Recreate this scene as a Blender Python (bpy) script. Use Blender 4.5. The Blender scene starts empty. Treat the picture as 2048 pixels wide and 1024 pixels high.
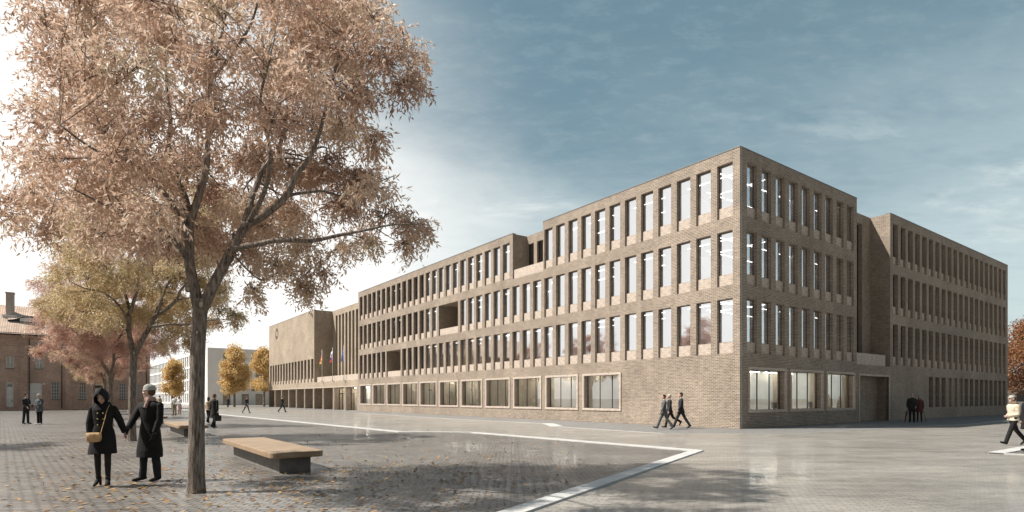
import bpy, bmesh, math, random
import numpy as np
from mathutils import Vector, Matrix, Euler, Quaternion

R = math.radians
rng = np.random.default_rng(11)
random.seed(11)
sc = bpy.context.scene
COL = sc.collection

# ------------------------------------------------------------------ camera
F = 1166.0; HZ = 796.0; EYE = 1.6            # focal length and horizon of the 2048 px photograph
cam_d = bpy.data.cameras.new('camera')
cam = bpy.data.objects.new('camera', cam_d); COL.objects.link(cam)
cam_d.sensor_width = 36.0
cam_d.lens = F / 2048 * 36
cam_d.shift_y = (HZ - 512) / 2048
cam_d.clip_start = 0.1; cam_d.clip_end = 3000
cam.location = (0, 0, EYE); cam.rotation_euler = (R(90), 0, 0)
sc.camera = cam

# ------------------------------------------------------------------ sun, sky, exposure
LDIR = Vector((1.0, 0.10, -1.2)).normalized()     # the way the sunlight travels
TOSUN = -LDIR
sun_d = bpy.data.lights.new('sun', 'SUN'); sun_d.energy = 5.0; sun_d.angle = R(0.7)
sun_d.color = (1.0, 0.945, 0.86)
sun = bpy.data.objects.new('sun', sun_d); COL.objects.link(sun)
sun.rotation_euler = LDIR.to_track_quat('-Z', 'Y').to_euler()
sun.location = (-40, 0, 60)

world = bpy.data.worlds.new('World'); sc.world = world; world.use_nodes = True
def make_world():
    nt = world.node_tree; N = nt.nodes; L = nt.links; N.clear()
    out = N.new('ShaderNodeOutputWorld'); bg = N.new('ShaderNodeBackground')
    bg.inputs['Strength'].default_value = 0.10
    L.new(bg.outputs[0], out.inputs[0])
    sky = N.new('ShaderNodeTexSky'); sky.sky_type = 'NISHITA'; sky.sun_disc = False
    sky.sun_elevation = math.asin(TOSUN.z); sky.sun_rotation = math.atan2(TOSUN.x, TOSUN.y)
    sky.air_density = 1.0; sky.dust_density = 1.6; sky.ozone_density = 1.4
    tc = N.new('ShaderNodeTexCoord')
    sep = N.new('ShaderNodeSeparateXYZ'); L.new(tc.outputs['Generated'], sep.inputs[0])
    def M(op, a, b=None, clamp=False):
        n = N.new('ShaderNodeMath'); n.operation = op; n.use_clamp = clamp
        for i, v in enumerate((a, b)):
            if v is None: continue
            if isinstance(v, (int, float)): n.inputs[i].default_value = v
            else: L.new(v, n.inputs[i])
        return n.outputs[0]
    def mix(f, a, b):
        n = N.new('ShaderNodeMix'); n.data_type = 'RGBA'
        if isinstance(f, (int, float)): n.inputs[0].default_value = f
        else: L.new(f, n.inputs[0])
        for i, v in ((6, a), (7, b)):
            if isinstance(v, tuple): n.inputs[i].default_value = v
            else: L.new(v, n.inputs[i])
        return n.outputs[2]
    def ramp(x, lo, hi):
        n = N.new('ShaderNodeMapRange'); n.interpolation_type = 'SMOOTHSTEP'
        L.new(x, n.inputs[0]); n.inputs[1].default_value = lo; n.inputs[2].default_value = hi
        return n.outputs[0]
    x, y, z = sep.outputs
    # cloud plane coordinates
    zz = M('ADD', M('MAXIMUM', z, 0.0), 0.16)
    cx = M('DIVIDE', x, zz); cy = M('DIVIDE', y, zz)
    cb = N.new('ShaderNodeCombineXYZ'); L.new(cx, cb.inputs[0]); L.new(M('MULTIPLY', cy, 1.0), cb.inputs[1])
    def noise(scale, detail, rough, dist=0.0, off=0.0):
        m = N.new('ShaderNodeMapping'); m.inputs[1].default_value = (off, off * 1.7, off * .3)
        m.inputs[2].default_value = (0, 0, R(20)); m.inputs[3].default_value = (1.0, 1.9, 1.0)
        L.new(cb.outputs[0], m.inputs[0])
        n = N.new('ShaderNodeTexNoise'); n.inputs['Scale'].default_value = scale
        n.inputs['Detail'].default_value = detail; n.inputs['Roughness'].default_value = rough
        n.inputs['Distortion'].default_value = dist
        L.new(m.outputs[0], n.inputs['Vector']); return n.outputs[0]
    n1 = noise(0.62, 9, 0.58, 0.3, 3.1); n2 = noise(1.5, 9, 0.62, 0.2, 7.7); n3 = noise(5.0, 6, 0.6, 0.0, 1.3)
    S = 1 / 0.10
    high = (0.118 * S, 0.193 * S, 0.222 * S, 1)
    low = (0.330 * S, 0.415 * S, 0.420 * S, 1)
    white = (0.82 * S, 0.805 * S, 0.775 * S, 1)
    lift = M('ADD', z, M('MULTIPLY', M('SUBTRACT', 0.5, n1), 0.42))
    lift = M('ADD', lift, M('MULTIPLY', M('SUBTRACT', 0.5, n2), 0.16))
    grad = mix(ramp(lift, 0.14, 0.56), low, high)
    c = mix(0.80, sky.outputs[0], grad)
    # mottled thin cloud
    n4 = noise(14.0, 5, 0.65, 0.0, 5.3)
    c = mix(M('MULTIPLY', ramp(n3, 0.44, 0.70), 0.30), c, (0.105 * S, 0.19 * S, 0.25 * S, 1))
    c = mix(M('MULTIPLY', ramp(n4, 0.45, 0.72), 0.14), c, (0.33 * S, 0.42 * S, 0.43 * S, 1))
    # air brightening toward the horizon
    hz = M('SUBTRACT', 1.0, ramp(z, 0.03, 0.42))
    c = mix(M('MULTIPLY', hz, 0.62), c, (0.50 * S, 0.57 * S, 0.565 * S, 1))
    wisp = M('MULTIPLY', M('MULTIPLY', ramp(n2, 0.56, 0.74), ramp(z, 0.10, 0.22)), M('SUBTRACT', 1.0, ramp(z, 0.30, 0.46)))
    c = mix(M('MULTIPLY', wisp, 0.62), c, (0.56 * S, 0.60 * S, 0.59 * S, 1))
    # bright hazy quarter of the sky under the sun
    side = M('ADD', M('ADD', M('MULTIPLY', x, -0.9), M('MULTIPLY', z, -0.75)), 0.10)
    side = M('ADD', side, M('MULTIPLY', M('SUBTRACT', n1, 0.5), 0.55))
    glow = ramp(side, -0.34, 0.34)
    c = mix(glow, c, white)
    # deep blue overhead, grey behind the camera: unseen sky darkened to cut fill light
    c = mix(M('MULTIPLY', ramp(z, 0.52, 0.80), 0.8), c, (0.07 * S, 0.15 * S, 0.24 * S, 1))
    c = mix(M('MULTIPLY', ramp(M('MULTIPLY', y, -1.0), 0.06, 0.55), 0.85), c, (0.128 * S, 0.126 * S, 0.120 * S, 1))
    # below the horizon: muted ground tone
    c = mix(M('SUBTRACT', 1.0, ramp(z, -0.05, 0.0)), c, (0.25 * S, 0.24 * S, 0.22 * S, 1))
    L.new(c, bg.inputs['Color'])
make_world()
vs = sc.view_settings; vs.view_transform = 'Standard'; vs.look = 'None'; vs.gamma = 1.0
vs.exposure = 0.55; vs.use_curve_mapping = False
sc.cycles.max_bounces = 8; sc.cycles.transparent_max_bounces = 12
sc.cycles.diffuse_bounces = 3; sc.cycles.glossy_bounces = 3
sc.cycles.sample_clamp_indirect = 4.0

# ------------------------------------------------------------------ helpers
def ground(px, py, z=0.0):                    # point of the plane at height z seen at a photograph pixel
    d = F * (EYE - z) / (py - HZ)
    return Vector(((px - 1024) / F * d, d, z))
def ray(px, py, d):                           # point at depth d
    return Vector(((px - 1024) / F * d, d, EYE + (HZ - py) / F * d))

def tag(o, label=None, cat=None, group=None, kind=None):
    if label: o['label'] = label
    if cat: o['category'] = cat
    if group: o['group'] = group
    if kind: o['kind'] = kind
    return o
def empty(name, loc=(0, 0, 0), rz=0.0, parent=None):
    o = bpy.data.objects.new(name, None); COL.objects.link(o)
    o.location = loc; o.rotation_euler = (0, 0, rz); o.empty_display_size = 0.3
    if parent: o.parent = parent
    return o
def add(name, me, parent=None, loc=None, rz=None):
    o = bpy.data.objects.new(name, me); COL.objects.link(o)
    if parent: o.parent = parent
    if loc is not None: o.location = loc
    if rz is not None: o.rotation_euler = (0, 0, rz)
    return o
def copy_tree(o, parent=None):
    c = o.copy(); COL.objects.link(c)
    if parent: c.parent = parent
    for ch in list(o.children): copy_tree(ch, c)
    return c

class MB:
    """Collects faces with material slots; texture coordinates in metres along each face."""
    def __init__(s): s.v = []; s.f = []; s.m = []; s.sm = []
    def poly(s, pts, m=0, smooth=False):
        b = len(s.v); s.v += [tuple(p) for p in pts]
        s.f.append(tuple(range(b, b + len(pts)))); s.m.append(m); s.sm.append(smooth)
    def quad(s, a, b, c, d, m=0, n=None):
        if n is not None:
            A, B, D = Vector(a), Vector(b), Vector(d)
            if (B - A).cross(D - A).dot(Vector(n)) < 0: a, b, c, d = a, d, c, b
        s.poly((a, b, c, d), m)
    def box(s, x0, x1, y0, y1, z0, z1, m=0, skip=''):
        P = lambda i, j, k: ((x0, x1)[i], (y0, y1)[j], (z0, z1)[k])
        if 'w' not in skip: s.poly((P(0,1,0), P(0,0,0), P(0,0,1), P(0,1,1)), m)
        if 'e' not in skip: s.poly((P(1,0,0), P(1,1,0), P(1,1,1), P(1,0,1)), m)
        if 's' not in skip: s.poly((P(0,0,0), P(1,0,0), P(1,0,1), P(0,0,1)), m)
        if 'n' not in skip: s.poly((P(1,1,0), P(0,1,0), P(0,1,1), P(1,1,1)), m)
        if 'b' not in skip: s.poly((P(0,1,0), P(1,1,0), P(1,0,0), P(0,0,0)), m)
        if 't' not in skip: s.poly((P(0,0,1), P(1,0,1), P(1,1,1), P(0,1,1)), m)
    def tube(s, pts, rad, n=8, m=0, caps=True, flat=1.0):
        pts = [Vector(p) for p in pts]; k = len(pts); base = len(s.v)
        side = None
        for i, p in enumerate(pts):
            t = (pts[min(i + 1, k - 1)] - pts[max(i - 1, 0)])
            t = t.normalized() if t.length > 1e-9 else Vector((0, 0, 1))
            if side is None:
                side = t.orthogonal().normalized()
            else:
                side = side - t * side.dot(t)
                side = side.normalized() if side.length > 1e-6 else t.orthogonal().normalized()
            up = t.cross(side)
            r = rad[i] if hasattr(rad, '__len__') else rad
            for j in range(n):
                a = 2 * math.pi * j / n
                s.v.append(tuple(p + side * (math.cos(a) * r) + up * (math.sin(a) * r * flat)))
        for i in range(k - 1):
            for j in range(n):
                j2 = (j + 1) % n
                s.f.append((base + i * n + j, base + i * n + j2, base + (i + 1) * n + j2, base + (i + 1) * n + j))
                s.m.append(m); s.sm.append(True)
        if caps:
            s.f.append(tuple(base + j for j in reversed(range(n)))); s.m.append(m); s.sm.append(False)
            s.f.append(tuple(base + (k - 1) * n + j for j in range(n))); s.m.append(m); s.sm.append(False)
    def loft(s, rings, m=0, caps=True, smooth=True):
        """rings: equal-length lists of points"""
        n = len(rings[0]); base = len(s.v)
        for r in rings: s.v += [tuple(p) for p in r]
        for i in range(len(rings) - 1):
            for j in range(n):
                j2 = (j + 1) % n
                s.f.append((base + i*n + j, base + i*n + j2, base + (i+1)*n + j2, base + (i+1)*n + j)); s.m.append(m); s.sm.append(smooth)
        if caps:
            s.f.append(tuple(base + j for j in reversed(range(n)))); s.m.append(m); s.sm.append(smooth)
            s.f.append(tuple(base + (len(rings)-1)*n + j for j in range(n))); s.m.append(m); s.sm.append(smooth)
    def ell(s, c, r, rot=None, m=0, nu=14, nv=9):
        c = Vector(c); rings = []
        for i in range(1, nv):
            th = math.pi * i / nv
            ring = []
            for j in range(nu):
                a = 2 * math.pi * j / nu
                p = Vector((math.sin(th) * math.cos(a) * r[0], math.sin(th) * math.sin(a) * r[1], -math.cos(th) * r[2]))
                if rot is not None: p = rot @ p
                ring.append(c + p)
            rings.append(ring)
        s.loft(rings, m)
    def mesh(s, name, mats):
        me = bpy.data.meshes.new(name)
        me.from_pydata(s.v, [], s.f)
        for mt in mats: me.materials.append(mt)
        nf = len(s.f)
        me.polygons.foreach_set('material_index', s.m)
        me.polygons.foreach_set('use_smooth', s.sm)
        uvl = me.uv_layers.new(name='UVMap')
        nl = len(me.loops)
        vi = np.empty(nl, np.int32); me.loops.foreach_get('vertex_index', vi)
        co = np.array(s.v, np.float64)
        no = np.empty(nf * 3); me.polygons.foreach_get('normal', no); no = no.reshape(-1, 3)
        tot = np.empty(nf, np.int32); me.polygons.foreach_get('loop_total', tot)
        ln = np.repeat(no, tot, axis=0); lc = co[vi]
        hor = np.abs(ln[:, 2]) > 0.75
        tx = -ln[:, 1]; ty = ln[:, 0]; q = np.hypot(tx, ty); q[q < 1e-6] = 1
        u = np.where(hor, lc[:, 0], (lc[:, 0] * tx + lc[:, 1] * ty) / q)
        v = np.where(hor, lc[:, 1], lc[:, 2])
        uvl.data.foreach_set('uv', np.stack([u, v], 1).astype(np.float32).ravel())
        me.update()
        return me
    def build(s, name, mats, parent=None, loc=None, rz=None):
        if not isinstance(mats, (list, tuple)): mats = [mats]
        return add(name, s.mesh(name, mats), parent, loc, rz)

# ------------------------------------------------------------------ materials
def new_mat(name):
    m = bpy.data.materials.new(name); m.use_nodes = True
    nt = m.node_tree; b = nt.nodes['Principled BSDF']
    return m, nt, b
def node(nt, typ, **kw):
    n = nt.nodes.new(typ)
    for k, v in kw.items(): setattr(n, k, v)
    return n
def noise_fac(nt, scale, detail=4, rough=.55, coord='Object', stretch=(1, 1, 1)):
    tc = node(nt, 'ShaderNodeTexCoord'); mp = node(nt, 'ShaderNodeMapping'); mp.inputs[3].default_value = stretch
    nt.links.new(tc.outputs[coord], mp.inputs[0])
    n = node(nt, 'ShaderNodeTexNoise'); n.inputs['Scale'].default_value = scale
    n.inputs['Detail'].default_value = detail; n.inputs['Roughness'].default_value = rough
    nt.links.new(mp.outputs[0], n.inputs['Vector'])
    return n.outputs[0]
def mixc(nt, f, a, b, blend='MIX'):
    n = node(nt, 'ShaderNodeMix', data_type='RGBA', blend_type=blend)
    if isinstance(f, (int, float)): n.inputs[0].default_value = f
    else: nt.links.new(f, n.inputs[0])
    for i, v in ((6, a), (7, b)):
        if isinstance(v, tuple): n.inputs[i].default_value = v if len(v) == 4 else v + (1,)
        else: nt.links.new(v, n.inputs[i])
    return n.outputs[2]
def rng_map(nt, x, lo, hi, a=0.0, b=1.0):
    n = node(nt, 'ShaderNodeMapRange'); nt.links.new(x, n.inputs[0])
    for i, v in enumerate((lo, hi, a, b)): n.inputs[i + 1].default_value = v
    return n.outputs[0]
def bump(nt, b, h, dist, strength=1.0):
    n = node(nt, 'ShaderNodeBump'); n.inputs['Strength'].default_value = strength
    n.inputs['Distance'].default_value = dist
    nt.links.new(h, n.inputs['Height']); nt.links.new(n.outputs[0], b.inputs['Normal'])
def plain(name, col, rough=.6, metal=0.0, var=.25, scale=6.0, bmp=0.0):
    m, nt, b = new_mat(name)
    f = noise_fac(nt, scale, 5, .6)
    d = tuple(c * (1 - var) for c in col); l = tuple(min(1, c * (1 + var)) for c in col)
    nt.links.new(mixc(nt, rng_map(nt, f, .3, .7), d, l), b.inputs['Base Color'])
    b.inputs['Roughness'].default_value = rough; b.inputs['Metallic'].default_value = metal
    if bmp: bump(nt, b, noise_fac(nt, scale * 4, 4, .6), bmp)
    return m
def bricks(name, c1, c2, mortar, bw=.25, bh=.083, ms=.012, swap=False, rough=.85, big=.26, dist=.006, coord='UV'):
    m, nt, b = new_mat(name)
    tc = node(nt, 'ShaderNodeTexCoord'); mp = node(nt, 'ShaderNodeMapping')
    if swap: mp.inputs[2].default_value = (0, 0, R(90))
    nt.links.new(tc.outputs[coord], mp.inputs[0])
    br = node(nt, 'ShaderNodeTexBrick'); br.offset = .5
    br.inputs['Scale'].default_value = 1.0; br.inputs['Brick Width'].default_value = bw; br.inputs['Row Height'].default_value = bh
    br.inputs['Mortar Size'].default_value = ms; br.inputs['Mortar Smooth'].default_value = .1; br.inputs['Bias'].default_value = -.1
    br.inputs['Color1'].default_value = c1 + (1,); br.inputs['Color2'].default_value = c2 + (1,); br.inputs['Mortar'].default_value = mortar + (1,)
    nt.links.new(mp.outputs[0], br.inputs['Vector'])
    def ns(scale, det, st=(1, 1, 1)):
        mq = node(nt, 'ShaderNodeMapping'); mq.inputs[3].default_value = st
        nt.links.new(tc.outputs[coord], mq.inputs[0])
        n = node(nt, 'ShaderNodeTexNoise'); n.inputs['Scale'].default_value = scale; n.inputs['Detail'].default_value = det; n.inputs['Roughness'].default_value = .65
        nt.links.new(mq.outputs[0], n.inputs['Vector']); return n.outputs[0]
    c = mixc(nt, 1.0, br.outputs[0], mixc(nt, rng_map(nt, ns(.35, 6), .3, .7), (1 - big,) * 3, (1 + big * .6,) * 3), 'MULTIPLY')
    c = mixc(nt, .8, c, mixc(nt, rng_map(nt, ns(3.2, 5, (1, 3.5, 1)), .32, .68), (.66, .66, .69), (1.28, 1.25, 1.2)), 'MULTIPLY')
    nt.links.new(c, b.inputs['Base Color'])
    b.inputs['Roughness'].default_value = rough
    # faint weather streaks running down the wall
    c2 = mixc(nt, rng_map(nt, ns(.9, 6, (1.6, .10, 1)), .45, .75, 0, .30), c, mixc(nt, 1.0, c, (.62, .60, .58), 'MULTIPLY'))
    nt.links.new(c2, b.inputs['Base Color'])
    bump(nt, b, br.outputs['Fac'], -dist)
    return m

MAT = {}
MAT['brick'] = bricks('clinker_brick', (.312, .241, .182), (.190, .147, .114), (.50, .45, .385))
MAT['sunlit_sandy_brick'] = bricks('sunlit_sandy_clinker_brick', (.40, .315, .228), (.275, .214, .155), (.55, .49, .41))  # sandier clinker, lightened to put the front's sunlit glow into its colour
MAT['soldier'] = bricks('soldier_course_brick', (.55, .455, .385), (.44, .355, .30), (.64, .585, .52), swap=True, big=.08)
MAT['red_brick'] = bricks('old_red_brick', (.64, .40, .30), (.48, .285, .21), (.60, .53, .46), big=.3)
MAT['pale_brick'] = bricks('weathered_pale_brick', (.56, .46, .40), (.46, .37, .32), (.56, .50, .46))
def tiles_mat():
    m, nt, b = new_mat('roof_tile')
    tc = node(nt, 'ShaderNodeTexCoord')
    br = node(nt, 'ShaderNodeTexBrick'); br.inputs['Scale'].default_value = 1.0
    br.inputs['Brick Width'].default_value = .24; br.inputs['Row Height'].default_value = .28; br.inputs['Mortar Size'].default_value = .022
    br.offset = 0.0
    br.inputs['Color1'].default_value = (.76, .60, .48, 1); br.inputs['Color2'].default_value = (.64, .47, .37, 1); br.inputs['Mortar'].default_value = (.38, .27, .21, 1)
    nt.links.new(tc.outputs['UV'], br.inputs['Vector'])
    nt.links.new(mixc(nt, .7, br.outputs[0], mixc(nt, rng_map(nt, noise_fac(nt, .5, 5), .3, .7), (.6, .6, .6), (1.35, 1.3, 1.25)), 'MULTIPLY'), b.inputs['Base Color'])
    b.inputs['Roughness'].default_value = .8; bump(nt, b, br.outputs['Fac'], -.02)
    return m
MAT['tile'] = tiles_mat()
MAT['frame'] = plain('bronze_window_metal', (.055, .05, .045), .45, .3, .15)
MAT['dark_metal'] = plain('dark_metal', (.05, .05, .052), .5, .4, .2)
MAT['white_paint'] = plain('weathered_white_paint', (.76, .75, .72), .6, 0, .14, 1.5)
MAT['concrete'] = plain('bench_plinth_concrete', (.15, .14, .13), .8, 0, .25, 5, .003)
MAT['pale_render'] = plain('pale_render', (.76, .735, .70), .85, 0, .07, .3)
MAT['white_render'] = plain('white_render', (.80, .80, .79), .85, 0, .05, .3)
MAT['interior_white'] = plain('interior_plaster', (.72, .71, .70), .8, 0, .06, .6)
MAT['interior_warm'] = plain('interior_warm_panel', (.56, .51, .41), .7, 0, .30, .45)
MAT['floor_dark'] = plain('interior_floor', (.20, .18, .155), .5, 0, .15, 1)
MAT['steel'] = plain('pale_painted_steel', (.62, .62, .61), .4, 0, .06)
MAT['panel_orange'] = plain('timber_blind', (.42, .23, .13), .6, 0, .2, 1.5)
MAT['pane_dark'] = None
def emit(name, col, s):
    m, nt, b = new_mat(name)
    nt.nodes.remove(b); e = node(nt, 'ShaderNodeEmission'); e.inputs[0].default_value = col + (1,); e.inputs[1].default_value = s
    nt.links.new(e.outputs[0], nt.nodes['Material Output'].inputs[0]); return m
MAT['tube_light'] = emit('strip_light', (1.0, .97, .92), 7.0)
MAT['shop_light'] = emit('display_light', (1.0, .93, .80), 42.0)
def glass_mat(name, tint, base, ior=1.7, rough=0.0):
    m, nt, b = new_mat(name); nt.nodes.remove(b)
    tr = node(nt, 'ShaderNodeBsdfTransparent'); tr.inputs[0].default_value = tint + (1,)
    gl = node(nt, 'ShaderNodeBsdfGlossy'); gl.inputs['Roughness'].default_value = rough; gl.inputs[0].default_value = (.95, .97, 1, 1)
    fr = node(nt, 'ShaderNodeFresnel'); fr.inputs[0].default_value = ior
    fac = rng_map(nt, fr.outputs[0], 0, 1, base, 1.0)
    mx = node(nt, 'ShaderNodeMixShader'); nt.links.new(fac, mx.inputs[0]); nt.links.new(tr.outputs[0], mx.inputs[1]); nt.links.new(gl.outputs[0], mx.inputs[2])
    nt.links.new(mx.outputs[0], nt.nodes['Material Output'].inputs[0]); return m
MAT['glass'] = glass_mat('coated_glass', (.88, .88, .90), .68)
MAT['shop_glass'] = glass_mat('display_glass', (.84, .85, .86), .27, 1.5)
MAT['old_glass'] = glass_mat('old_window_glass', (.95, .95, .95), .04)
MAT['dark_glass'] = glass_mat('dark_window_glass', (.30, .31, .33), .18)

def paving(name, c1, c2, joint, bw, bh, ms, rot, rough, spec=.5, streak=.25, dist=.01, stain=.25, wet=0.0):
    m, nt, b = new_mat(name)
    tc = node(nt, 'ShaderNodeTexCoord'); mp = node(nt, 'ShaderNodeMapping'); mp.inputs[2].default_value = (0, 0, rot)
    nt.links.new(tc.outputs['Object'], mp.inputs[0])
    br = node(nt, 'ShaderNodeTexBrick'); br.inputs['Scale'].default_value = 1.0
    br.inputs['Brick Width'].default_value = bw; br.inputs['Row Height'].default_value = bh; br.inputs['Mortar Size'].default_value = ms
    br.inputs['Mortar Smooth'].default_value = .3; br.inputs['Bias'].default_value = 0
    br.inputs['Color1'].default_value = c1 + (1,); br.inputs['Color2'].default_value = c2 + (1,); br.inputs['Mortar'].default_value = joint + (1,)
    wob = node(nt, 'ShaderNodeTexNoise'); wob.inputs['Scale'].default_value = 3.0; nt.links.new(mp.outputs[0], wob.inputs['Vector'])
    vm = node(nt, 'ShaderNodeVectorMath', operation='MULTIPLY_ADD'); nt.links.new(wob.outputs['Color'], vm.inputs[0])
    vm.inputs[1].default_value = (.035, .035, 0); nt.links.new(mp.outputs[0], vm.inputs[2])
    nt.links.new(vm.outputs[0], br.inputs['Vector'])
    big = noise_fac(nt, .35, 7, .62); st = noise_fac(nt, 1.1, 6, .6, 'Object', (.45, 1.6, 1)); fine = noise_fac(nt, 9, 3, .6)
    c = mixc(nt, 1.0, br.outputs[0], mixc(nt, rng_map(nt, big, .3, .7), (1 - stain,) * 3, (1 + stain,) * 3), 'MULTIPLY')
    c = mixc(nt, 1.0, c, mixc(nt, rng_map(nt, st, .33, .67), (1 - streak, 1 - streak, 1 - streak * .9), (1 + streak, 1 + streak * .97, 1 + streak * .9)), 'MULTIPLY')
    c = mixc(nt, .6, c, mixc(nt, rng_map(nt, fine, .3, .7), (.75, .75, .75), (1.2, 1.2, 1.2)), 'MULTIPLY')
    nt.links.new(c, b.inputs['Base Color'])
    nt.links.new(rng_map(nt, big, .35, .65, max(.03, rough - .14), rough + .14), b.inputs['Roughness'])
    b.inputs['Specular IOR Level'].default_value = spec
    b.inputs['Coat Weight'].default_value = wet; b.inputs['Coat Roughness'].default_value = .09; b.inputs['Coat IOR'].default_value = 1.33
    if wet: nt.links.new(rng_map(nt, big, .36, .62, wet * .45, wet), b.inputs['Coat Weight'])
    hgt = mixc(nt, .25, br.outputs['Fac'], fine)
    bump(nt, b, hgt, -dist)
    return m
MAT['cobble'] = paving('grey_cobbles', (.235, .220, .202), (.165, .154, .141), (.078, .072, .065), .21, .12, .016, R(0), .5, .25, .16, .012, .22, .20)
MAT['setts'] = paving('beige_setts', (.325, .303, .270), (.272, .254, .226), (.195, .182, .164), .20, .10, .008, R(20), .46, .3, .20, .004, .14, .28)
MAT['asphalt'] = plain('grey_slabs', (.185, .18, .175), .6, 0, .2, 2.5)
MAT['kerb'] = plain('pale_stone_strip', (.52, .515, .50), .6, 0, .14, 2.0)
MAT['verge'] = plain('leaf_strewn_verge', (.26, .19, .12), .9, 0, .45, 1.2)
def wood_mat():
    m, nt, b = new_mat('bench_timber')
    f = noise_fac(nt, 2.2, 6, .6, 'Object', (9, .7, 9)); g = noise_fac(nt, 1.5, 3)
    c = mixc(nt, rng_map(nt, f, .3, .7), (.225, .150, .092), (.38, .275, .175))
    c = mixc(nt, .5, c, mixc(nt, rng_map(nt, g, .3, .7), (.75, .72, .7), (1.15, 1.12, 1.1)), 'MULTIPLY')
    nt.links.new(c, b.inputs['Base Color']); b.inputs['Roughness'].default_value = .55
    return m
MAT['timber'] = wood_mat()
def bark_mat():
    m, nt, b = new_mat('furrowed_bark')
    f = noise_fac(nt, 30, 7, .7, 'Object', (1, 1, .13)); g = noise_fac(nt, 3.5, 5)
    c = mixc(nt, rng_map(nt, f, .36, .66), (.058, .046, .038), (.40, .335, .28))
    c = mixc(nt, .5, c, mixc(nt, rng_map(nt, g, .3, .7), (.7, .7, .7), (1.25, 1.25, 1.25)), 'MULTIPLY')
    nt.links.new(c, b.inputs['Base Color']); b.inputs['Roughness'].default_value = .9
    bump(nt, b, f, .03)
    return m
MAT['bark'] = bark_mat()
MAT['scar'] = plain('pruning_scar_wood', (.42, .36, .30), .8, 0, .25, 20)
def leaf_mat(name, cols, transl=.33):
    m, nt, b = new_mat(name); nt.nodes.remove(b)
    at = node(nt, 'ShaderNodeAttribute', attribute_name='leafvar')
    rp = node(nt, 'ShaderNodeValToRGB'); el = rp.color_ramp.elements
    while len(el) < len(cols): el.new(.5)
    for i, c in enumerate(cols): el[i].position = i / (len(cols) - 1); el[i].color = c + (1,)
    nt.links.new(at.outputs['Fac'], rp.inputs[0])
    df = node(nt, 'ShaderNodeBsdfPrincipled'); nt.links.new(rp.outputs[0], df.inputs['Base Color']); df.inputs['Roughness'].default_value = .55
    df.inputs['Specular IOR Level'].default_value = .35
    ts = node(nt, 'ShaderNodeBsdfTranslucent'); nt.links.new(rp.outputs[0], ts.inputs[0])
    mx = node(nt, 'ShaderNodeMixShader'); mx.inputs[0].default_value = transl
    nt.links.new(df.outputs[0], mx.inputs[1]); nt.links.new(ts.outputs[0], mx.inputs[2])
    nt.links.new(mx.outputs[0], nt.nodes['Material Output'].inputs[0]); return m
MAT['leaf_rust'] = leaf_mat('rust_tan_leaves', [(.37, .245, .185), (.65, .470, .360), (.82, .65, .52), (.68, .575, .435)])
MAT['leaf_olive'] = leaf_mat('olive_gold_leaves', [(.44, .34, .20), (.64, .51, .30), (.76, .63, .40), (.68, .50, .33)])
MAT['leaf_red'] = leaf_mat('dusky_red_leaves', [(.48, .28, .225), (.68, .44, .355), (.76, .54, .44), (.68, .56, .40)])
MAT['leaf_yellow'] = leaf_mat('golden_leaves', [(.48, .31, .13), (.68, .48, .21), (.80, .62, .32), (.66, .45, .20)])
MAT['leaf_brown'] = leaf_mat('brown_orange_leaves', [(.17, .08, .045), (.30, .14, .07), (.40, .20, .10), (.33, .22, .10)])
MAT['leaf_fallen'] = leaf_mat('fallen_leaves', [(.20, .11, .05), (.32, .18, .08), (.42, .28, .12), (.24, .15, .08)], .1)

# ================================================================== ground
def sheet(name, pts, z, mat, kind='structure'):
    mb = MB(); mb.poly([(p[0], p[1], z) for p in pts]); o = mb.build(name, mat)
    return tag(o, kind=kind)
sheet('plaza', [(-900, -60), (900, -60), (900, 1400), (-900, 1400)], 0.0, MAT['cobble'])
P0, P1, P2, P3 = ground(372, 820.5), ground(438, 828.7), ground(806, 864), ground(950, 865.4)
P4 = ground(1408, 902.3); P5 = Vector((0.27, 8.18, 0)); P6 = P4 + (P5 - P4) * 2.6
Pm = P0 + (P0 - P1).normalized() * 90
sheet('pavement', [P6, P4, P3, P2, P1, P0, Pm, Vector((120, 200, 0)), Vector((120, P6.y, 0))], 0.004, MAT['setts'])
def strip(name, pts, w, z0, z1, mat, label=None):
    """a flat band of width w lying on the inner side of a polyline, one clean mitred slab"""
    pts = [Vector((p[0], p[1], 0)) for p in pts]; L_, R_ = [], []
    for i, p in enumerate(pts):
        a = (pts[i] - pts[i-1]).normalized() if i else (pts[1] - pts[0]).normalized()
        b = (pts[i+1] - pts[i]).normalized() if i < len(pts)-1 else a
        na = Vector((-a.y, a.x, 0)); nb = Vector((-b.y, b.x, 0)); n = (na + nb).normalized()
        k = min(1 / max(n.dot(na), .35), 2.4)
        L_.append(p.copy()); R_.append(p + n * w * k)
    mb = MB()
    up = lambda p, z: (p.x, p.y, z)
    for i in range(len(pts) - 1):
        mb.quad(up(L_[i], z1), up(L_[i+1], z1), up(R_[i+1], z1), up(R_[i], z1), n=(0, 0, 1))
        mb.quad(up(L_[i], z0), up(L_[i+1], z0), up(L_[i+1], z1), up(L_[i], z1))
        mb.quad(up(R_[i], z0), up(R_[i+1], z0), up(R_[i+1], z1), up(R_[i], z1))
    return tag(mb.build(name, mat), kind='structure')
strip('kerb_strip', [Pm, P0, P1, P2, P3, P4, P6], -0.33, 0.0, 0.035, MAT['kerb'])
T = ground(1971, 907); rd = Vector((.806, .592, 0)); ld = Vector((-.592, .806, 0))
sheet('corner_paving', [T, T + Vector((6.0, -4.6, 0)), T + Vector((14, -4.6, 0)), T + rd * 14], 0.008, MAT['cobble'])
strip('kerb_strip', [T + rd * 14, T], 0.38, 0.0, 0.03, MAT['kerb'])
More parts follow.
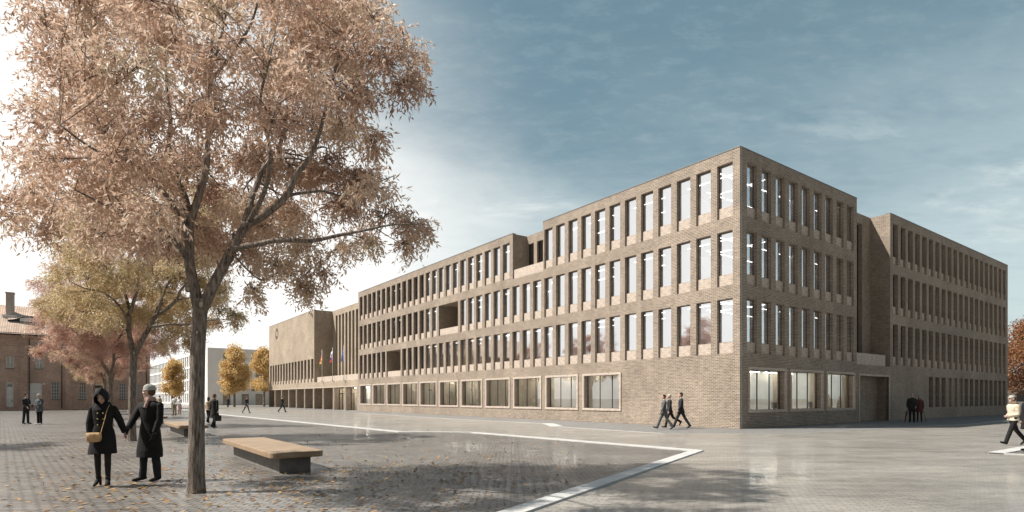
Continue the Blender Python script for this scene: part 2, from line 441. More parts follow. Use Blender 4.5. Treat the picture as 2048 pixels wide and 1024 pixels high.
strip('kerb_strip', [T + Vector((6.0, -4.6, 0)), T + Vector((.02, -.02, 0))], -0.10, 0.0, 0.03, MAT['kerb'])

CORNER = Vector((11.77, 30.1, 0)); ROT = math.atan2(.592, .806)
def bw(x, y, z=0):                            # building frame (x along the right front, y along the left front) to world
    return CORNER + rd * x + ld * y + Vector((0, 0, z))
edge = [ground(718, 826), ground(900, 838), ground(1083, 847), ground(1099, 852.8), ground(1322, 867), ground(1483, 867.5),
        ground(1599, 867.4), ground(1731, 859), ground(1950, 848), bw(60, -2.0)]
far_l = bw(-3.2, 97)
sheet('footway', [far_l] + edge + [bw(60, 3), bw(3, 3), bw(3, 97)], 0.008, MAT['asphalt'])
strip('kerb_strip', edge[:3], 0.06, 0.0, 0.016, MAT['kerb'])
strip('kerb_strip', edge[3:], 0.06, 0.0, 0.016, MAT['kerb'])
mbk = MB(); a, b = edge[2], edge[3]
mbk.quad((a.x, a.y, .016), (a.x + .75, a.y - .1, .016), (b.x + .75, b.y - .1, .016), (b.x, b.y, .016), n=(0, 0, 1))
tag(mbk.build('kerb_strip', MAT['kerb']), kind='structure')
sheet('verge', [Vector((-125, 66, 0)), Vector((-68, 72.4, 0)), Vector((-53, 83, 0)), Vector((-56, 87, 0)), Vector((-125, 80, 0))], 0.006, MAT['verge'])

# ================================================================== the brick building
BLD = empty('office_building', CORNER, ROT)
tag(BLD, 'long four storey brown brick office building with deep narrow windows and a clock', 'building')
H = 14.58
ROWS = [(3.95, 6.82), (7.53, 10.39), (11.10, 13.96)]
def facade(mb, O, U, N, u0, u1, z0, z1, holes, m=0):
    O, U, N = Vector(O), Vector(U), Vector(N)
    P = lambda u, z, d=0: O + U * u + Vector((0, 0, z)) - N * d
    us = sorted({u0, u1} | {h[0] for h in holes} | {h[1] for h in holes}); zs = sorted({z0, z1} | {h[2] for h in holes} | {h[3] for h in holes})
    us = [u for u in us if u0 <= u <= u1]; zs = [z for z in zs if z0 <= z <= z1]
    for j in range(len(zs) - 1):
        run = None
        for i in range(len(us)):
            solid = False
            if i < len(us) - 1:
                uc, zc = (us[i] + us[i+1]) / 2, (zs[j] + zs[j+1]) / 2
                solid = not any(h[0] < uc < h[1] and h[2] < zc < h[3] for h in holes)
            if solid and run is None: run = us[i]
            if not solid and run is not None:
                mb.quad(P(run, zs[j]), P(us[i], zs[j]), P(us[i], zs[j+1]), P(run, zs[j+1]), m, N); run = None
    for h in holes:
        ua, ub, za, zb, d = h[:5]; sk = h[5] if len(h) > 5 else ''
        if 'l' not in sk: mb.quad(P(ua, za), P(ua, zb), P(ua, zb, d), P(ua, za, d), m, U)
        if 'r' not in sk: mb.quad(P(ub, za), P(ub, zb), P(ub, zb, d), P(ub, za, d), m, -U)
        if 't' not in sk: mb.quad(P(ua, zb), P(ub, zb), P(ub, zb, d), P(ua, zb, d), m, (0, 0, -1))
        if 'b' not in sk: mb.quad(P(ua, za), P(ub, za), P(ub, za, d), P(ua, za, d), m, (0, 0, 1))
        if 'k' in sk: mb.quad(P(ua, za, d), P(ub, za, d), P(ub, zb, d), P(ua, zb, d), m, N)

BAY = 1.32; WW = .93; WD = .27
Lwin = lambda k: (.42 + BAY * k, .42 + BAY * k + WW)
left_small = []                                    # (row, t0, t1)
left_holes = []
for r, (za, zb) in enumerate(ROWS):
    for k in range(39):
        if r == 2 and k in (12, 13, 14): continue
        if r == 1 and k in (21, 22, 23): continue
        if r == 0 and k in (30, 31, 32): continue
        a, b = Lwin(k); left_small.append((r, a, b)); left_holes.append((a, b, za, zb, WD))
TA, TB = 16.02, 19.78                              # open terrace in the top floor
left_holes.append((TA, TB, 10.98, H, 1.4, 't'))
loggias = [(Lwin(21)[0], Lwin(23)[1], 7.53, 10.39), (Lwin(30)[0], Lwin(32)[1], 3.95, 6.82)]
for a, b, za, zb in loggias: left_holes.append((a, b, za, zb, 2.2, 'k'))
shopsL = [(8.38 + 3.96 * k, 8.38 + 3.96 * k + 3.26, .91, 3.11) for k in range(11)]
for s_ in shopsL: left_holes.append(s_ + (.45,))
LW = 51.95
fl = MB()
facade(fl, (0, 0, 0), (0, 1, 0), (-1, 0, 0), 0, LW, 0, H, left_holes)
# back wall of the open terrace with three openings
tb = [(TA + .45 + 1.2 * k, TA + .45 + 1.2 * k + .8, 11.0, 13.9, .3) for k in range(3)]
facade(fl, (1.4, 0, 0), (0, 1, 0), (-1, 0, 0), TA, TB, 10.98, H, tb)
# end of the long wing where the entrance terrace starts
fl.quad((0, LW, 3.9), (2.7, LW, 3.9), (2.7, LW, H), (0, LW, H), 0, (0, 1, 0))
fl.build('wall', MAT['brick'], BLD)

# right front
fr_ = MB()
R1 = 13.24; RV0, RV1 = 13.24, 18.38; RE = 45.7
rightA = [(.64 + 1.403 * k, .64 + 1.403 * k + .94) for k in range(9)]
right_small = []; rh = []
for r, (za, zb) in enumerate(ROWS):
    for a, b in rightA: right_small.append((r, a, b)); rh.append((a, b, za, zb, WD))
shopsR = [(.83 + 4.2 * k, .83 + 4.2 * k + 3.58, .95, 3.12) for k in range(3)]
for s_ in shopsR: rh.append(s_ + (.45,))
facade(fr_, (0, 0, 0), (1, 0, 0), (0, -1, 0), 0, R1, 0, H, rh)
facade(fr_, (0, 0, 0), (1, 0, 0), (0, -1, 0), RV0, RV1, 0, 3.80, [(13.62, 18.15, 0.0, 3.08, .75, 'kb')])
bk = [(RV0 + .35 + 1.33 * k, RV0 + .35 + 1.33 * k + .85, 3.95, 13.9, .45) for k in range(3)]
facade(fr_, (0, 1.3, 0), (1, 0, 0), (0, -1, 0), RV0, RV1, 3.80, H, bk)
fr_.quad((RV0, 0, 3.8), (RV1, 0, 3.8), (RV1, 1.3, 3.8), (RV0, 1.3, 3.8), 0, (0, 0, 1))
fr_.quad((R1, 0, 3.8), (R1, 1.3, 3.8), (R1, 1.3, H), (R1, 0, H), 0, (1, 0, 0))
fr_.quad((RV1, 0, 3.8), (RV1, 1.3, 3.8), (RV1, 1.3, H), (RV1, 0, H), 0, (-1, 0, 0))
rightB = [(18.86 + 1.33 * k, 18.86 + 1.33 * k + .87) for k in range(20)]
rh2 = []; wing_small = []
for r, (za, zb) in enumerate(ROWS):
    for a, b in rightB: wing_small.append((r, a, b)); rh2.append((a, b, za, zb, WD))
for k in range(5, 20): rh2.append((rightB[k][0], rightB[k][1], .88, 3.24, .5 if k not in (8, 9, 10) else .14, 'k' if k in (8, 9, 10) else ''))
facade(fr_, (0, 0, 0), (1, 0, 0), (0, -1, 0), RV1, RE, 0, H, rh2)
fr_.quad((RE, 0, 0), (RE, 14, 0), (RE, 14, H), (RE, 0, H), 0, (1, 0, 0))
fr_.build('wall', MAT['brick'], BLD)

# entrance range and clock block
TW0, TW1 = 69.0, 94.9
ent = MB()
nar = 10; pit = (TW1 - LW) / nar
arc = [(LW + pit * k + .38, LW + pit * (k + 1), 0.0, 3.02, 1.2, 'b') for k in range(nar)]
facade(ent, (0, 0, 0), (0, 1, 0), (-1, 0, 0), LW, TW0, 0, 3.90, [h for h in arc if h[1] <= TW0 + .5])
tw_b = [(TW0 + .35 + 1.69 * k, TW0 + .35 + 1.69 * k + 1.12, 3.95, 7.40, WD) for k in range(15)]
facade(ent, (0, 0, 0), (0, 1, 0), (-1, 0, 0), TW0, TW1, 0, H, [(max(h[0], TW0),) + h[1:] for h in arc if h[1] > TW0 + .5] + tw_b)
ent.quad((0, TW0, 3.9), (2.7, TW0, 3.9), (2.7, TW0, H), (0, TW0, H), 0, (0, -1, 0))
ent.quad((0, LW, 3.9), (0, TW0, 3.9), (2.7, TW0, 3.9), (2.7, LW, 3.9), 0, (0, 0, 1))
fins = [(LW + .30 + BAY * k, LW + .30 + BAY * k + .80, 4.0, 13.75, .6) for k in range(12)]
facade(ent, (2.7, 0, 0), (0, 1, 0), (-1, 0, 0), LW, TW0, 3.9, H, fins)
ent.quad((0, TW1, 0), (14, TW1, 0), (14, TW1, H), (0, TW1, H), 0, (0, 1, 0))
# back wall of the arcade, dark brick between the doors
facade(ent, (2.6, 0, 0), (0, 1, 0), (-1, 0, 0), LW, TW1, 0, 3.02, [])
ent.quad((0, LW, 3.021), (0, TW1, 3.021), (2.6, TW1, 3.021), (2.6, LW, 3.021), 0, (0, 0, -1))
ent.build('wall', MAT['sunlit_sandy_brick'], BLD)
# hidden sides and the roofs
bk_ = MB()
bk_.quad((13.9, 14, 0), (13.9, TW1, 0), (13.9, TW1, H), (13.9, 14, H), 0, (1, 0, 0))
bk_.quad((13.9, 14, 0), (RE, 14, 0), (RE, 14, H), (13.9, 14, H), 0, (0, 1, 0))
bk_.build('rear_wall', MAT['brick'], BLD)
rf = MB(); z = H - .25
for x0, x1, y0, y1 in ((.03, 1.38, .03, TA - .02), (.03, 1.38, TB + .02, LW - .03), (1.42, 13.88, 1.34, LW - .03), (2.73, 13.88, LW + .01, TW0 - .02), (.03, 13.88, TW0 + .03, TW1 - .03),
                       (1.42, R1 - .03, .03, 1.30), (RV1 + .03, RE - .03, .03, 1.30), (13.9, RE - .03, 1.34, 13.97)):
    rf.quad((x0, y0, z), (x1, y0, z), (x1, y1, z), (x0, y1, z), 0, (0, 0, 1))
rf.build('roof', MAT['asphalt'], BLD)
# parapet coping, one thin metal edge
def coping(*b):
    cp = MB(); cp.box(*b, H + .002, H + .05); cp.build('coping', MAT['asphalt'], BLD)
coping(-.02, .30, .31, TA - .01); coping(-.02, .30, TB + .01, LW); coping(-.02, R1, -.02, .30); coping(RV1, RE, -.02, .30)
coping(-.02, .30, TW0, TW1)
# narrow movement joint down the corner
jt = MB(); jt.box(.12, .16, -.004, .02, 0.0, H); jt.build('corner_joint', MAT['kerb'], BLD)

# interior: floors, ceilings, rear partitions, strip lights
it = MB()
slabs = [(0.02, .14), (3.32, 3.86), (6.92, 7.44), (10.48, 11.02), (14.02, 14.28)]
for i, (za, zb) in enumerate(slabs):
    if i == 4: it.box(.36, 1.8, .36, TA - .05, za, zb); it.box(.36, 1.8, TB + .05, LW - .3, za, zb); it.box(1.8, 8.2, .36, LW - .3, za, zb)
    else: it.box(.36, 8.2, .36, LW - .3, za, zb)
    it.box(8.2, RE - .3, 1.9, 8.2, za, zb)
for za, zb in ((3.86, 6.92), (7.44, 10.48), (11.02, 14.02)):
    it.box(7.6, 7.7, 7.6, LW - .3, za, zb); it.box(7.7, RE - .3, 7.6, 7.7, za, zb)
    for t in (5.0, 9.1, 14.6, 20.1, 24.0, 31.9, 37.0, 39.9, 46.0, 51.6):
        it.box(.36, 7.6, t, t + .1, za, zb)
    for x in (8.4, 13.0, 18.4, 26.2, 34.2, 41): it.box(x, x + .1, .36 if x < 13 or x > 18.2 else 1.9, 7.6, za, zb)
it.build('interior', MAT['interior_white'], BLD)
iw = MB()
iw.box(4.6, 4.7, 4.6, LW - .3, .14, 3.32); iw.box(4.7, 13.1, 4.6, 4.7, .14, 3.32); iw.box(RV1 + .5, RE - .4, 5.5, 5.6, .14, 3.32)
for t in (11.98, 23.9, 35.8, 47.7): iw.box(.64, 4.6, t, t + .1, .14, 3.32)
for x in (13.1, 18.4): iw.box(x, x + .1, .64, 4.6, .14, 3.32)
iw.build('interior_panelling', MAT['interior_warm'], BLD)
strips = []                                        # (distance, shop?, along y?, x, y, top, length)
for za in (3.32, 6.92, 10.48, 14.02):
    shop = za == 3.32
    for x in (1.7, 3.9):
        for k in range(0, 24):
            t = .9 + k * 2.1
            if shop and t < 8 or za == 14.02 and TA - 2 < t < TB: continue
            strips.append((bw(x, t).y, shop, True, x, t, za - .004, 1.3))
    for y in (1.7, 3.9):
        for k in range(0, 6):
            x = .9 + 2.1 * k + (2.4 if y > 2 and k == 0 else 0); strips.append((bw(x, y).y, shop, False, x, y + .2, za - .004, 1.3))
strips.sort(); LM = {}
for shop in (False, True):
    m = MB(); m.box(0, 1.5, -.016, .016, -.03, 0); LM[shop] = m.mesh('ceiling_light', [MAT['shop_light' if shop else 'tube_light']])
for d_, shop, al, x, y, zt, ln in strips[:98]: add('ceiling_light', LM[shop], BLD, (x, y, zt), R(90) if al else 0)
m = MB()
for d_, shop, al, x, y, zt, ln in strips[98:]:
    if al: m.box(x - .016, x + .016, y, y + ln, zt - .03, zt, int(shop))
    else: m.box(x, x + ln, y - .016, y + .016, zt - .03, zt, int(shop))
tag(m.build('ceiling_light', [MAT['tube_light'], MAT['shop_light']], BLD), kind='stuff')

# a narrow window with its brick sill panel
def win_meshes(w, h, panel=.60):
    f = MB(); g = MB(); p = MB(); y0, y1, t = .20, .26, .022
    f.box(.003, t, y0, y1, panel, h - .003); f.box(w - t, w - .003, y0, y1, panel, h - .003)
    f.box(t, w - t, y0, y1, h - t, h - .003); f.box(t, w - t, y0, y1, panel + .003, panel + t)
    g.quad((t, .215, panel + t), (w - t, .215, panel + t), (w - t, .215, h - t), (t, .215, h - t), 0, (0, -1, 0))
    p.box(.003, w - .003, .12, .34, .003, panel, 0, 'b')
    return f.mesh('window', [MAT['frame']]), g.mesh('glass', [MAT['glass']]), p.mesh('sill_panel', [MAT['soldier']])
WM = {}
def place_window(w, h, loc, rz):
    key = (round(w, 3), round(h, 3))
    if key not in WM: WM[key] = win_meshes(w, h)
    f, g, p = WM[key]
    o = add('window', f, BLD, loc, rz); add('glass', g, o); add('sill_panel', p, o)
cand = [('L', r, a, b) for r, a, b in left_small] + [('R', r, a, b) for r, a, b in right_small]
cand.sort(key=lambda c: -(ROWS[0][1] - ROWS[0][0]) / (bw(0, c[2]).y if c[0] == 'L' else bw(c[2], 0).y) ** 2)
near, rest = cand[:99], cand[99:]
for s_, r, a, b in near:
    za, zb = ROWS[r]
    if s_ == 'L': place_window(b - a, zb - za, (0, b, za), R(-90))
    else: place_window(b - a, zb - za, (a, 0, za), 0)
far_f = MB()                                       # all farther windows of the building as one part
def far_window(origin, U, IN, w, h, panel=.6):
    O, U, IN = Vector(origin), Vector(U), Vector(IN)
    P = lambda u, d, z: O + U * u + IN * d + Vector((0, 0, z))
    def bx(u0, u1, d0, d1, z0, z1, m):
        c = [P(u, d, zz) for zz in (z0, z1) for d in (d0, d1) for u in (u0, u1)]
        far_f.quad(c[0], c[1], c[5], c[4], m, -IN); far_f.quad(c[4], c[5], c[7], c[6], m, (0, 0, 1))
        far_f.quad(c[0], c[2], c[6], c[4], m, -U); far_f.quad(c[1], c[3], c[7], c[5], m, U)
    if panel: bx(.003, w - .003, .16, .31, .003, panel, 2)
    t = .05
    bx(.003, t, .25, .31, panel, h - .003, 0); bx(w - t, w - .003, .25, .31, panel, h - .003, 0)
    bx(t, w - t, .25, .31, h - t, h - .003, 0)
    far_f.quad(P(t, .285, panel), P(w - t, .285, panel), P(w - t, .285, h - t), P(t, .285, h - t), 1, -IN)
for s_, r, a, b in rest:
    za, zb = ROWS[r]
    if s_ == 'L': far_window((0, a, za), (0, 1, 0), (1, 0, 0), b - a, zb - za)
    else: far_window((a, 0, za), (1, 0, 0), (0, 1, 0), b - a, zb - za)
for r, a, b in wing_small: far_window((a, 0, ROWS[r][0]), (1, 0, 0), (0, 1, 0), b - a, ROWS[r][1] - ROWS[r][0])
for k in range(5, 20):
    if k not in (8, 9, 10): far_window((rightB[k][0], 0, .88), (1, 0, 0), (0, 1, 0), .87, 2.36, 0)
for h in tw_b: far_window((0, h[0], h[2]), (0, 1, 0), (1, 0, 0), h[1] - h[0], h[3] - h[2], .55)
for h in fins: far_window((2.7, h[0], h[2]), (0, 1, 0), (1, 0, 0), h[1] - h[0], h[3] - h[2], 0)
for h in bk: far_window((h[0], 1.3, h[2]), (1, 0, 0), (0, 1, 0), h[1] - h[0], h[3] - h[2], 0)
for h in tb: far_window((1.4 - .1, h[0], h[2]), (0, 1, 0), (1, 0, 0), h[1] - h[0], h[3] - h[2], 0)
tag(far_f.build('window', [MAT['frame'], MAT['dark_glass'], MAT['soldier']], BLD), kind='stuff')
# dark room behind the farther openings so that nothing shines through
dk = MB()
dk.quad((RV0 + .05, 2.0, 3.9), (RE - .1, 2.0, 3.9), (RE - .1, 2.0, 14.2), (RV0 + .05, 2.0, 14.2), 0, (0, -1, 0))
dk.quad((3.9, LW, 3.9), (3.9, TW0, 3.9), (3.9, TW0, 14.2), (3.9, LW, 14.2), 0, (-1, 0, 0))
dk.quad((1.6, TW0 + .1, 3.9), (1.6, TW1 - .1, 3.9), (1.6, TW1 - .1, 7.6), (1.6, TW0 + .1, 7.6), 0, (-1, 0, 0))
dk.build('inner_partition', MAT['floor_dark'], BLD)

# wide ground floor windows with a raised brick surround
def shop_meshes(w, h):
    s_ = MB(); g = MB(); m_ = MB(); t = .13; e = -.05
    s_.box(-t, w + t, e, .06, h - .02, h + t); s_.box(-t, w + t, e, .06, -t, .02)
    s_.box(-t, .02, e, .06, .02, h - .02); s_.box(w - .02, w + t, e, .06, .02, h - .02)
    g.quad((.01, .34, .01), (w - .01, .34, .01), (w - .01, .34, h - .01), (.01, .34, h - .01), 0, (0, -1, 0))
    for u in (.012, w * .36, w * .70, w - .05): m_.box(u, u + .03, .31, .37, .03, h - .03)
    m_.box(.012, w - .012, .30, .40, .003, .03); m_.box(.012, w - .012, .30, .40, h - .03, h - .003)
    return s_.mesh('display_window', [MAT['soldier']]), g.mesh('glass', [MAT['shop_glass']]), m_.mesh('mullion', [MAT['frame']])
SM = {}
for s_ in shopsL + shopsR:
    key = 'L' if s_ in shopsL else 'R'
    if key not in SM: SM[key] = shop_meshes(s_[1] - s_[0], s_[3] - s_[2])
    a, g, m_ = SM[key]
    o = add('display_window', a, BLD, (0, s_[1], s_[2]) if key == 'L' else (s_[0], 0, s_[2]), R(-90) if key == 'L' else 0)
    add('glass', g, o); add('mullion', m_, o)
# brick balustrades of terraces and loggias, trims of the arcade and of the gate
def part_box(name, mat, *b):
    mb = MB(); mb.box(*b); return mb.build(name, mat, BLD)
part_box('balustrade', MAT['soldier'], .10, .34, TA + .004, TB - .004, 10.985, 11.72)
for a, b, za, zb in loggias: part_box('balustrade', MAT['soldier'], .12, .34, a + .004, b - .004, za + .004, za + .62)
part_box('balustrade', MAT['soldier'], .10, .36, LW + .004, TW0 - 1.1, 3.905, 4.62)
part_box('balustrade', MAT['soldier'], R1 + .004, RV1 - .55, .10, .36, 3.805, 4.58)
tr = MB()
for h in arc:
    a, b = max(h[0], 0), h[1]
    tr.box(-.03, .1, a - .10, a + .002, 0.02, 3.02); tr.box(-.03, .1, b - .002, b + .05, .02, 3.02); tr.box(-.03, .1, a - .10, b + .05, 3.023, 3.14)
tr.build('arcade_trim', MAT['soldier'], BLD)
tr = MB(); tr.box(13.50, 13.62, -.03, .3, .01, 3.07); tr.box(18.15, 18.27, -.03, .3, .01, 3.07); tr.box(13.50, 18.27, -.03, .3, 3.075, 3.20)
tr.build('gateway_trim', MAT['soldier'], BLD)
# entrance doors, lit from inside
for k in range(2):
    a, b = LW + pit * k + .39, LW + pit * (k + 1) - .01
    f = MB(); f.box(.72, .80, a, a + .08, .02, 3.0); f.box(.72, .80, b - .08, b, .02, 3.0); f.box(.72, .80, a + .08, b - .08, 2.9, 3.0); f.box(.72, .80, a + .08, b - .08, 2.2, 2.26)
    for q in (.25, .5, .75): f.box(.72, .80, a + (b - a) * q - .03, a + (b - a) * q + .03, .02, 2.2)
    d = f.build('entrance_door', MAT['frame'], BLD)
    g = MB(); g.quad((.76, a + .08, .03), (.76, b - .08, .03), (.76, b - .08, 2.9), (.76, a + .08, 2.9), 0, (-1, 0, 0)); g.build('glass', MAT['shop_glass'], d)
    for q in (.46, .54):
        h_ = MB(); h_.tube([(.70, a + (b - a) * q, .8), (.68, a + (b - a) * q, .85), (.68, a + (b - a) * q, 1.35), (.70, a + (b - a) * q, 1.4)], .02, 6); h_.build('handle', MAT['steel'], d)
g = MB(); g.box(2.5, 2.59, LW + .03, LW + 2 * pit - .1, .02, 3.0); g.box(1.21, 2.5, LW + 2 * pit - .1, LW + 2 * pit - .02, .02, 3.0); g.build('lobby_wall', MAT['interior_warm'], BLD)
for k in range(4):
    g = MB(); g.box(1.5, 1.6, LW + .4 + 2.1 * k, LW + 1.9 + 2.1 * k, 2.92, 2.99); g.build('lobby_light', MAT['shop_light'], BLD)
# clock: twelve dark strokes let into the wall of the far block
ck = MB(); cy, cz = 89.6, 12.85
for k in range(12):
    a = math.pi / 6 * k; r0, r1 = .50, .98; wd = .075 if k % 3 else .10
    dy, dz = math.sin(a), math.cos(a); sy, sz = dz, -dy
    q = [(cy + dy*r + sy*w, cz + dz*r + sz*w) for r, w in ((r0, -wd), (r1, -wd), (r1, wd), (r0, wd))]
    f0 = [(-.035, y, z) for y, z in q]; b0 = [(.01, y, z) for y, z in q]
    ck.loft([b0, f0], 0, True, False)
ck.build('clock_dial', MAT['frame'], BLD)

# things standing in the ground floor rooms
def desk(loc, rz, label):
    t = empty('desk', loc, rz); tag(t, label, 'desk', 'desks behind the ground floor windows')
    m = MB(); m.box(-.8, .8, -.4, .4, .70, .74); m.build('desk_top', MAT['white_paint'], t)
    for sx in (-.7, .7):
        for sy in (-.33, .33):
            m = MB(); m.tube([(sx, sy, 0), (sx, sy, .70)], .025, 6); m.build('leg', MAT['dark_metal'], t)
    m = MB(); m.box(-.3, .3, .1, .13, .85, 1.2); m.box(-.04, .04, .1, .15, .74, .85); m.build('monitor', MAT['dark_metal'], t)
for k, x in enumerate((2.2, 6.3, 10.6)):
    desk(bw(x, 1.6, .14), ROT, 'office desk with a dark monitor behind the ' + ('wide window nearest the building corner', 'middle wide window on the shaded front', 'wide window beside the brick gateway')[k])

# ------------------------------------------------------------------ flags
def flag(t, cols, label, sag):
    p = bw(-.16, t, 3.9) ; root = empty('flagpole', p, ROT)
    tag(root, label, 'flagpole', 'flagpoles over the entrance')
    m = MB(); m.tube([(0, 0, 0), (0, 0, 4.45)], [.045, .03], 8); m.ell((0, 0, 4.49), (.06, .06, .06), None, 0, 8, 6); m.build('pole', MAT['steel'], root)
    m = MB(); m.box(-.12, .12, -.12, .12, 0.0, .05); m.build('base_plate', MAT['dark_metal'], root)
    # the bracket reaching back to the wall ledge
    m = MB(); nu, nv = 12, 9; W, Hh = 1.3, 1.15
    pts = []
    for i in range(nu + 1):
        u = i / nu; row = []
        for j in range(nv + 1):
            v = j / nv
            drop = sag * (u ** .8) * Hh * 1.15
            y = .05 + u * W * (1 - sag * .62)
            x = .10 * math.sin(u * 9 + v * 2.2) * (u ** .6) + .02
            row.append((x, y, 4.35 - v * Hh * (1 - .05 * u) - drop + .05 * math.sin(u * 7)))
        pts.append(row)
    n = len(cols)
    for i in range(nu):
        for j in range(nv):
            m.poly((pts[i][j], pts[i+1][j], pts[i+1][j+1], pts[i][j+1]), min(n - 1, j * n // nv), True)
    m.build('flag', [MAT[c] for c in cols], root)
for nme, c in (('cloth_black', (.02, .02, .02)), ('cloth_red', (.45, .06, .04)), ('cloth_gold', (.75, .42, .06)), ('cloth_white', (.78, .78, .8)), ('cloth_blue', (.03, .06, .22))):
    MAT[nme] = plain(nme, c, .75, 0, .1, 3)
flag(LW + 3 * pit + .19, ['cloth_black', 'cloth_red', 'cloth_gold'], 'steel flagpole with a limp black red and gold flag', .62)
flag(LW + 2 * pit + .19, ['cloth_white', 'cloth_blue', 'cloth_red'], 'steel flagpole with a limp white blue and red flag', .60)
flag(LW + 1 * pit + .19, ['cloth_blue'], 'steel flagpole with a limp dark blue flag', .66)

# ================================================================== old red brick house on the left
HA = Vector((-66.0, 75.0, 0)); hd = Vector((.806, .592, 0)); hin = Vector((-.592, .806, 0))
def hs(px):                                   # distance along the house front for a photograph column
    k = (px - 1024) / F
    return (HA.x - k * HA.y) / (k * hd.y - hd.x)
def hz_(px, py):                              # height on the house front
    y = HA.y + hd.y * hs(px); return EYE + (HZ - py) * y / F
HS = empty('brick_warehouse', HA, math.atan2(hd.y, hd.x))
tag(HS, 'old red brick warehouse with clay tiled roof and a chimney behind the row of trees', 'building')
E = 10.2; RISE = 3.95; hx0, hx1, hdp = -16.0, hs(300), 11.0
wins = []
def hole(px0, px1, py0, py1, d=.22):
    pc = (px0 + px1) / 2; return (hs(px0), hs(px1), hz_(pc, py1), hz_(pc, py0), d)
kinds = []
for px0, px1, py0, py1, kd in ((12, 28, 713, 736, 'casement'), (71, 86, 714, 737, 'casement'), (71, 84, 685, 697, 'vent'), (155, 165, 727, 745, 'casement'), (244, 252, 729, 744, 'casement'), (274, 281, 730, 744, 'casement'),
                               (103, 118, 764, 798, 'grid'), (158, 172, 765, 798, 'grid'), (238, 252, 767, 798, 'grid'), (274, 281, 768, 799, 'grid'),
                               (12, 27, 764, 811, 'door'), (57, 84, 766, 812, 'gate'), (187, 208, 768, 809, 'door')):
    h = hole(px0, px1, py0, py1)
    if kd in ('door', 'gate'): h = (h[0], h[1], .12, h[3], .3)
    kinds.append((kd, h))
for s_ in (-4.2, -8.4, -12.6):
    kinds.append(('casement', (s_, s_ + 1.0, 5.4, 6.9, .22))); kinds.append(('grid', (s_, s_ + 1.0, 1.3, 3.5, .22)))
hw = MB()
facade(hw, (0, 0, 0), (1, 0, 0), (0, -1, 0), hx0, hx1, 0, E, [k[1] for k in kinds])
for x, n in ((hx0, -1), (hx1, 1)):
    hw.poly([(x, 0, 0), (x, hdp, 0), (x, hdp, E), (x, hdp / 2, E + RISE), (x, 0, E)][::n])
hw.quad((hx0, hdp, 0), (hx1, hdp, 0), (hx1, hdp, E), (hx0, hdp, E), 0, (0, 1, 0))
# pilasters, cornice, sunk-panel bands
pil = [hs(48), hs(137), hs(218), hs(291), -6.6, -13.0]
for p in pil: hw.box(p - .38, p + .38, -.10, -.001, .0, E - 1.75, 0, 'n')
hw.box(hx0, hx1, -.12, -.001, E - 1.74, E - 1.5, 0, 'n')
hw.box(hx0, hx1, -.22, -.001, E - .75, E - .45, 0, 'n'); hw.box(hx0, hx1, -.38, -.001, E - .44, E - .08, 0, 'n')
hw.box(hx0, hx1, -.16, -.001, 0, .45, 0, 'n')
hw.build('wall', MAT['red_brick'], HS)
rfm = MB(); ov = .55; sl = RISE / (hdp / 2)
y0 = -ov; za = E - ov * sl + .12; zr = E + RISE + .12
rfm.quad((hx0 - .3, y0, za), (hx1 + .3, y0, za), (hx1 + .3, hdp / 2, zr), (hx0 - .3, hdp / 2, zr))
rfm.quad((hx1 + .3, hdp + ov, za), (hx0 - .3, hdp + ov, za), (hx0 - .3, hdp / 2, zr), (hx1 + .3, hdp / 2, zr))
rfm.quad((hx0 - .3, y0, za - .14), (hx1 + .3, y0, za - .14), (hx1 + .3, y0, za), (hx0 - .3, y0, za))
rfm.quad((hx0 - .3, y0, za - .14), (hx1 + .3, y0, za - .14), (hx1 + .3, 0.0, za + .3), (hx0 - .3, 0.0, za + .3))
ROOF = rfm.build('roof', MAT['tile'], HS)
gut = MB(); gut.tube([(hx0 - .3, y0 - .06, za - .06), (hx1 + .3, y0 - .06, za - .06)], .09, 8); gut.build('gutter', MAT['dark_metal'], HS)
for p in (hs(48) + .55, hs(133) - .5, hs(293)):
    dp = MB(); dp.tube([(p, -.02, za - .1), (p, -.19, za - .5), (p, -.19, .2)], .055, 6); dp.build('downpipe', MAT['dark_metal'], HS)
cx_ = hs(17) - .1; ch = MB(); ch.box(cx_ - .42, cx_ + .42, 3.0, 4.1, E + 1.6, E + 5.4); ch.box(cx_ - .48, cx_ + .48, 2.93, 4.17, E + 5.402, E + 5.55)
ch.build('chimney', MAT['pale_brick'], ROOF)
fl_ = MB(); fl_.box(cx_ - .75, cx_ + .75, 2.75, 4.3, E + 1.7, E + 2.5); fl_.build('chimney_flashing', MAT['white_paint'], ROOF)
# eyebrow dormer
eb = MB(); ex = hs(52) + .2; wv = 2.2; nn = 14; yb = 2.2; zb = E + yb * sl + .14
fr0 = []
for i in range(nn + 1):
    u = -1 + 2 * i / nn; hgt = .78 * (math.cos(u * math.pi) * .5 + .5)
    fr0.append((ex + u * wv, yb - .25, zb + hgt - .2 * (1 - abs(u))))
bk0 = [(p[0], yb + 1.4, zb + 1.4 * sl * .98) for p in fr0]
for i in range(nn): eb.quad(fr0[i], fr0[i+1], bk0[i+1], bk0[i])
for i in range(nn): eb.quad((fr0[i][0], yb - .25, zb - .3), (fr0[i+1][0], yb - .25, zb - .3), fr0[i+1], fr0[i], 1)
eb.tube(fr0, .07, 6, 1)
DORM = eb.build('eyebrow_dormer', [MAT['tile'], MAT['dark_metal']], ROOF)
el = MB()
for i in range(4, nn - 4):
    z0 = zb - .1; el.quad((fr0[i][0], yb - .27, z0), (fr0[i+1][0], yb - .27, z0), (fr0[i+1][0], yb - .27, max(z0, fr0[i+1][2] - .1)), (fr0[i][0], yb - .27, max(z0, fr0[i][2] - .1)))
el.build('dormer_glass', MAT['white_paint'], ROOF)
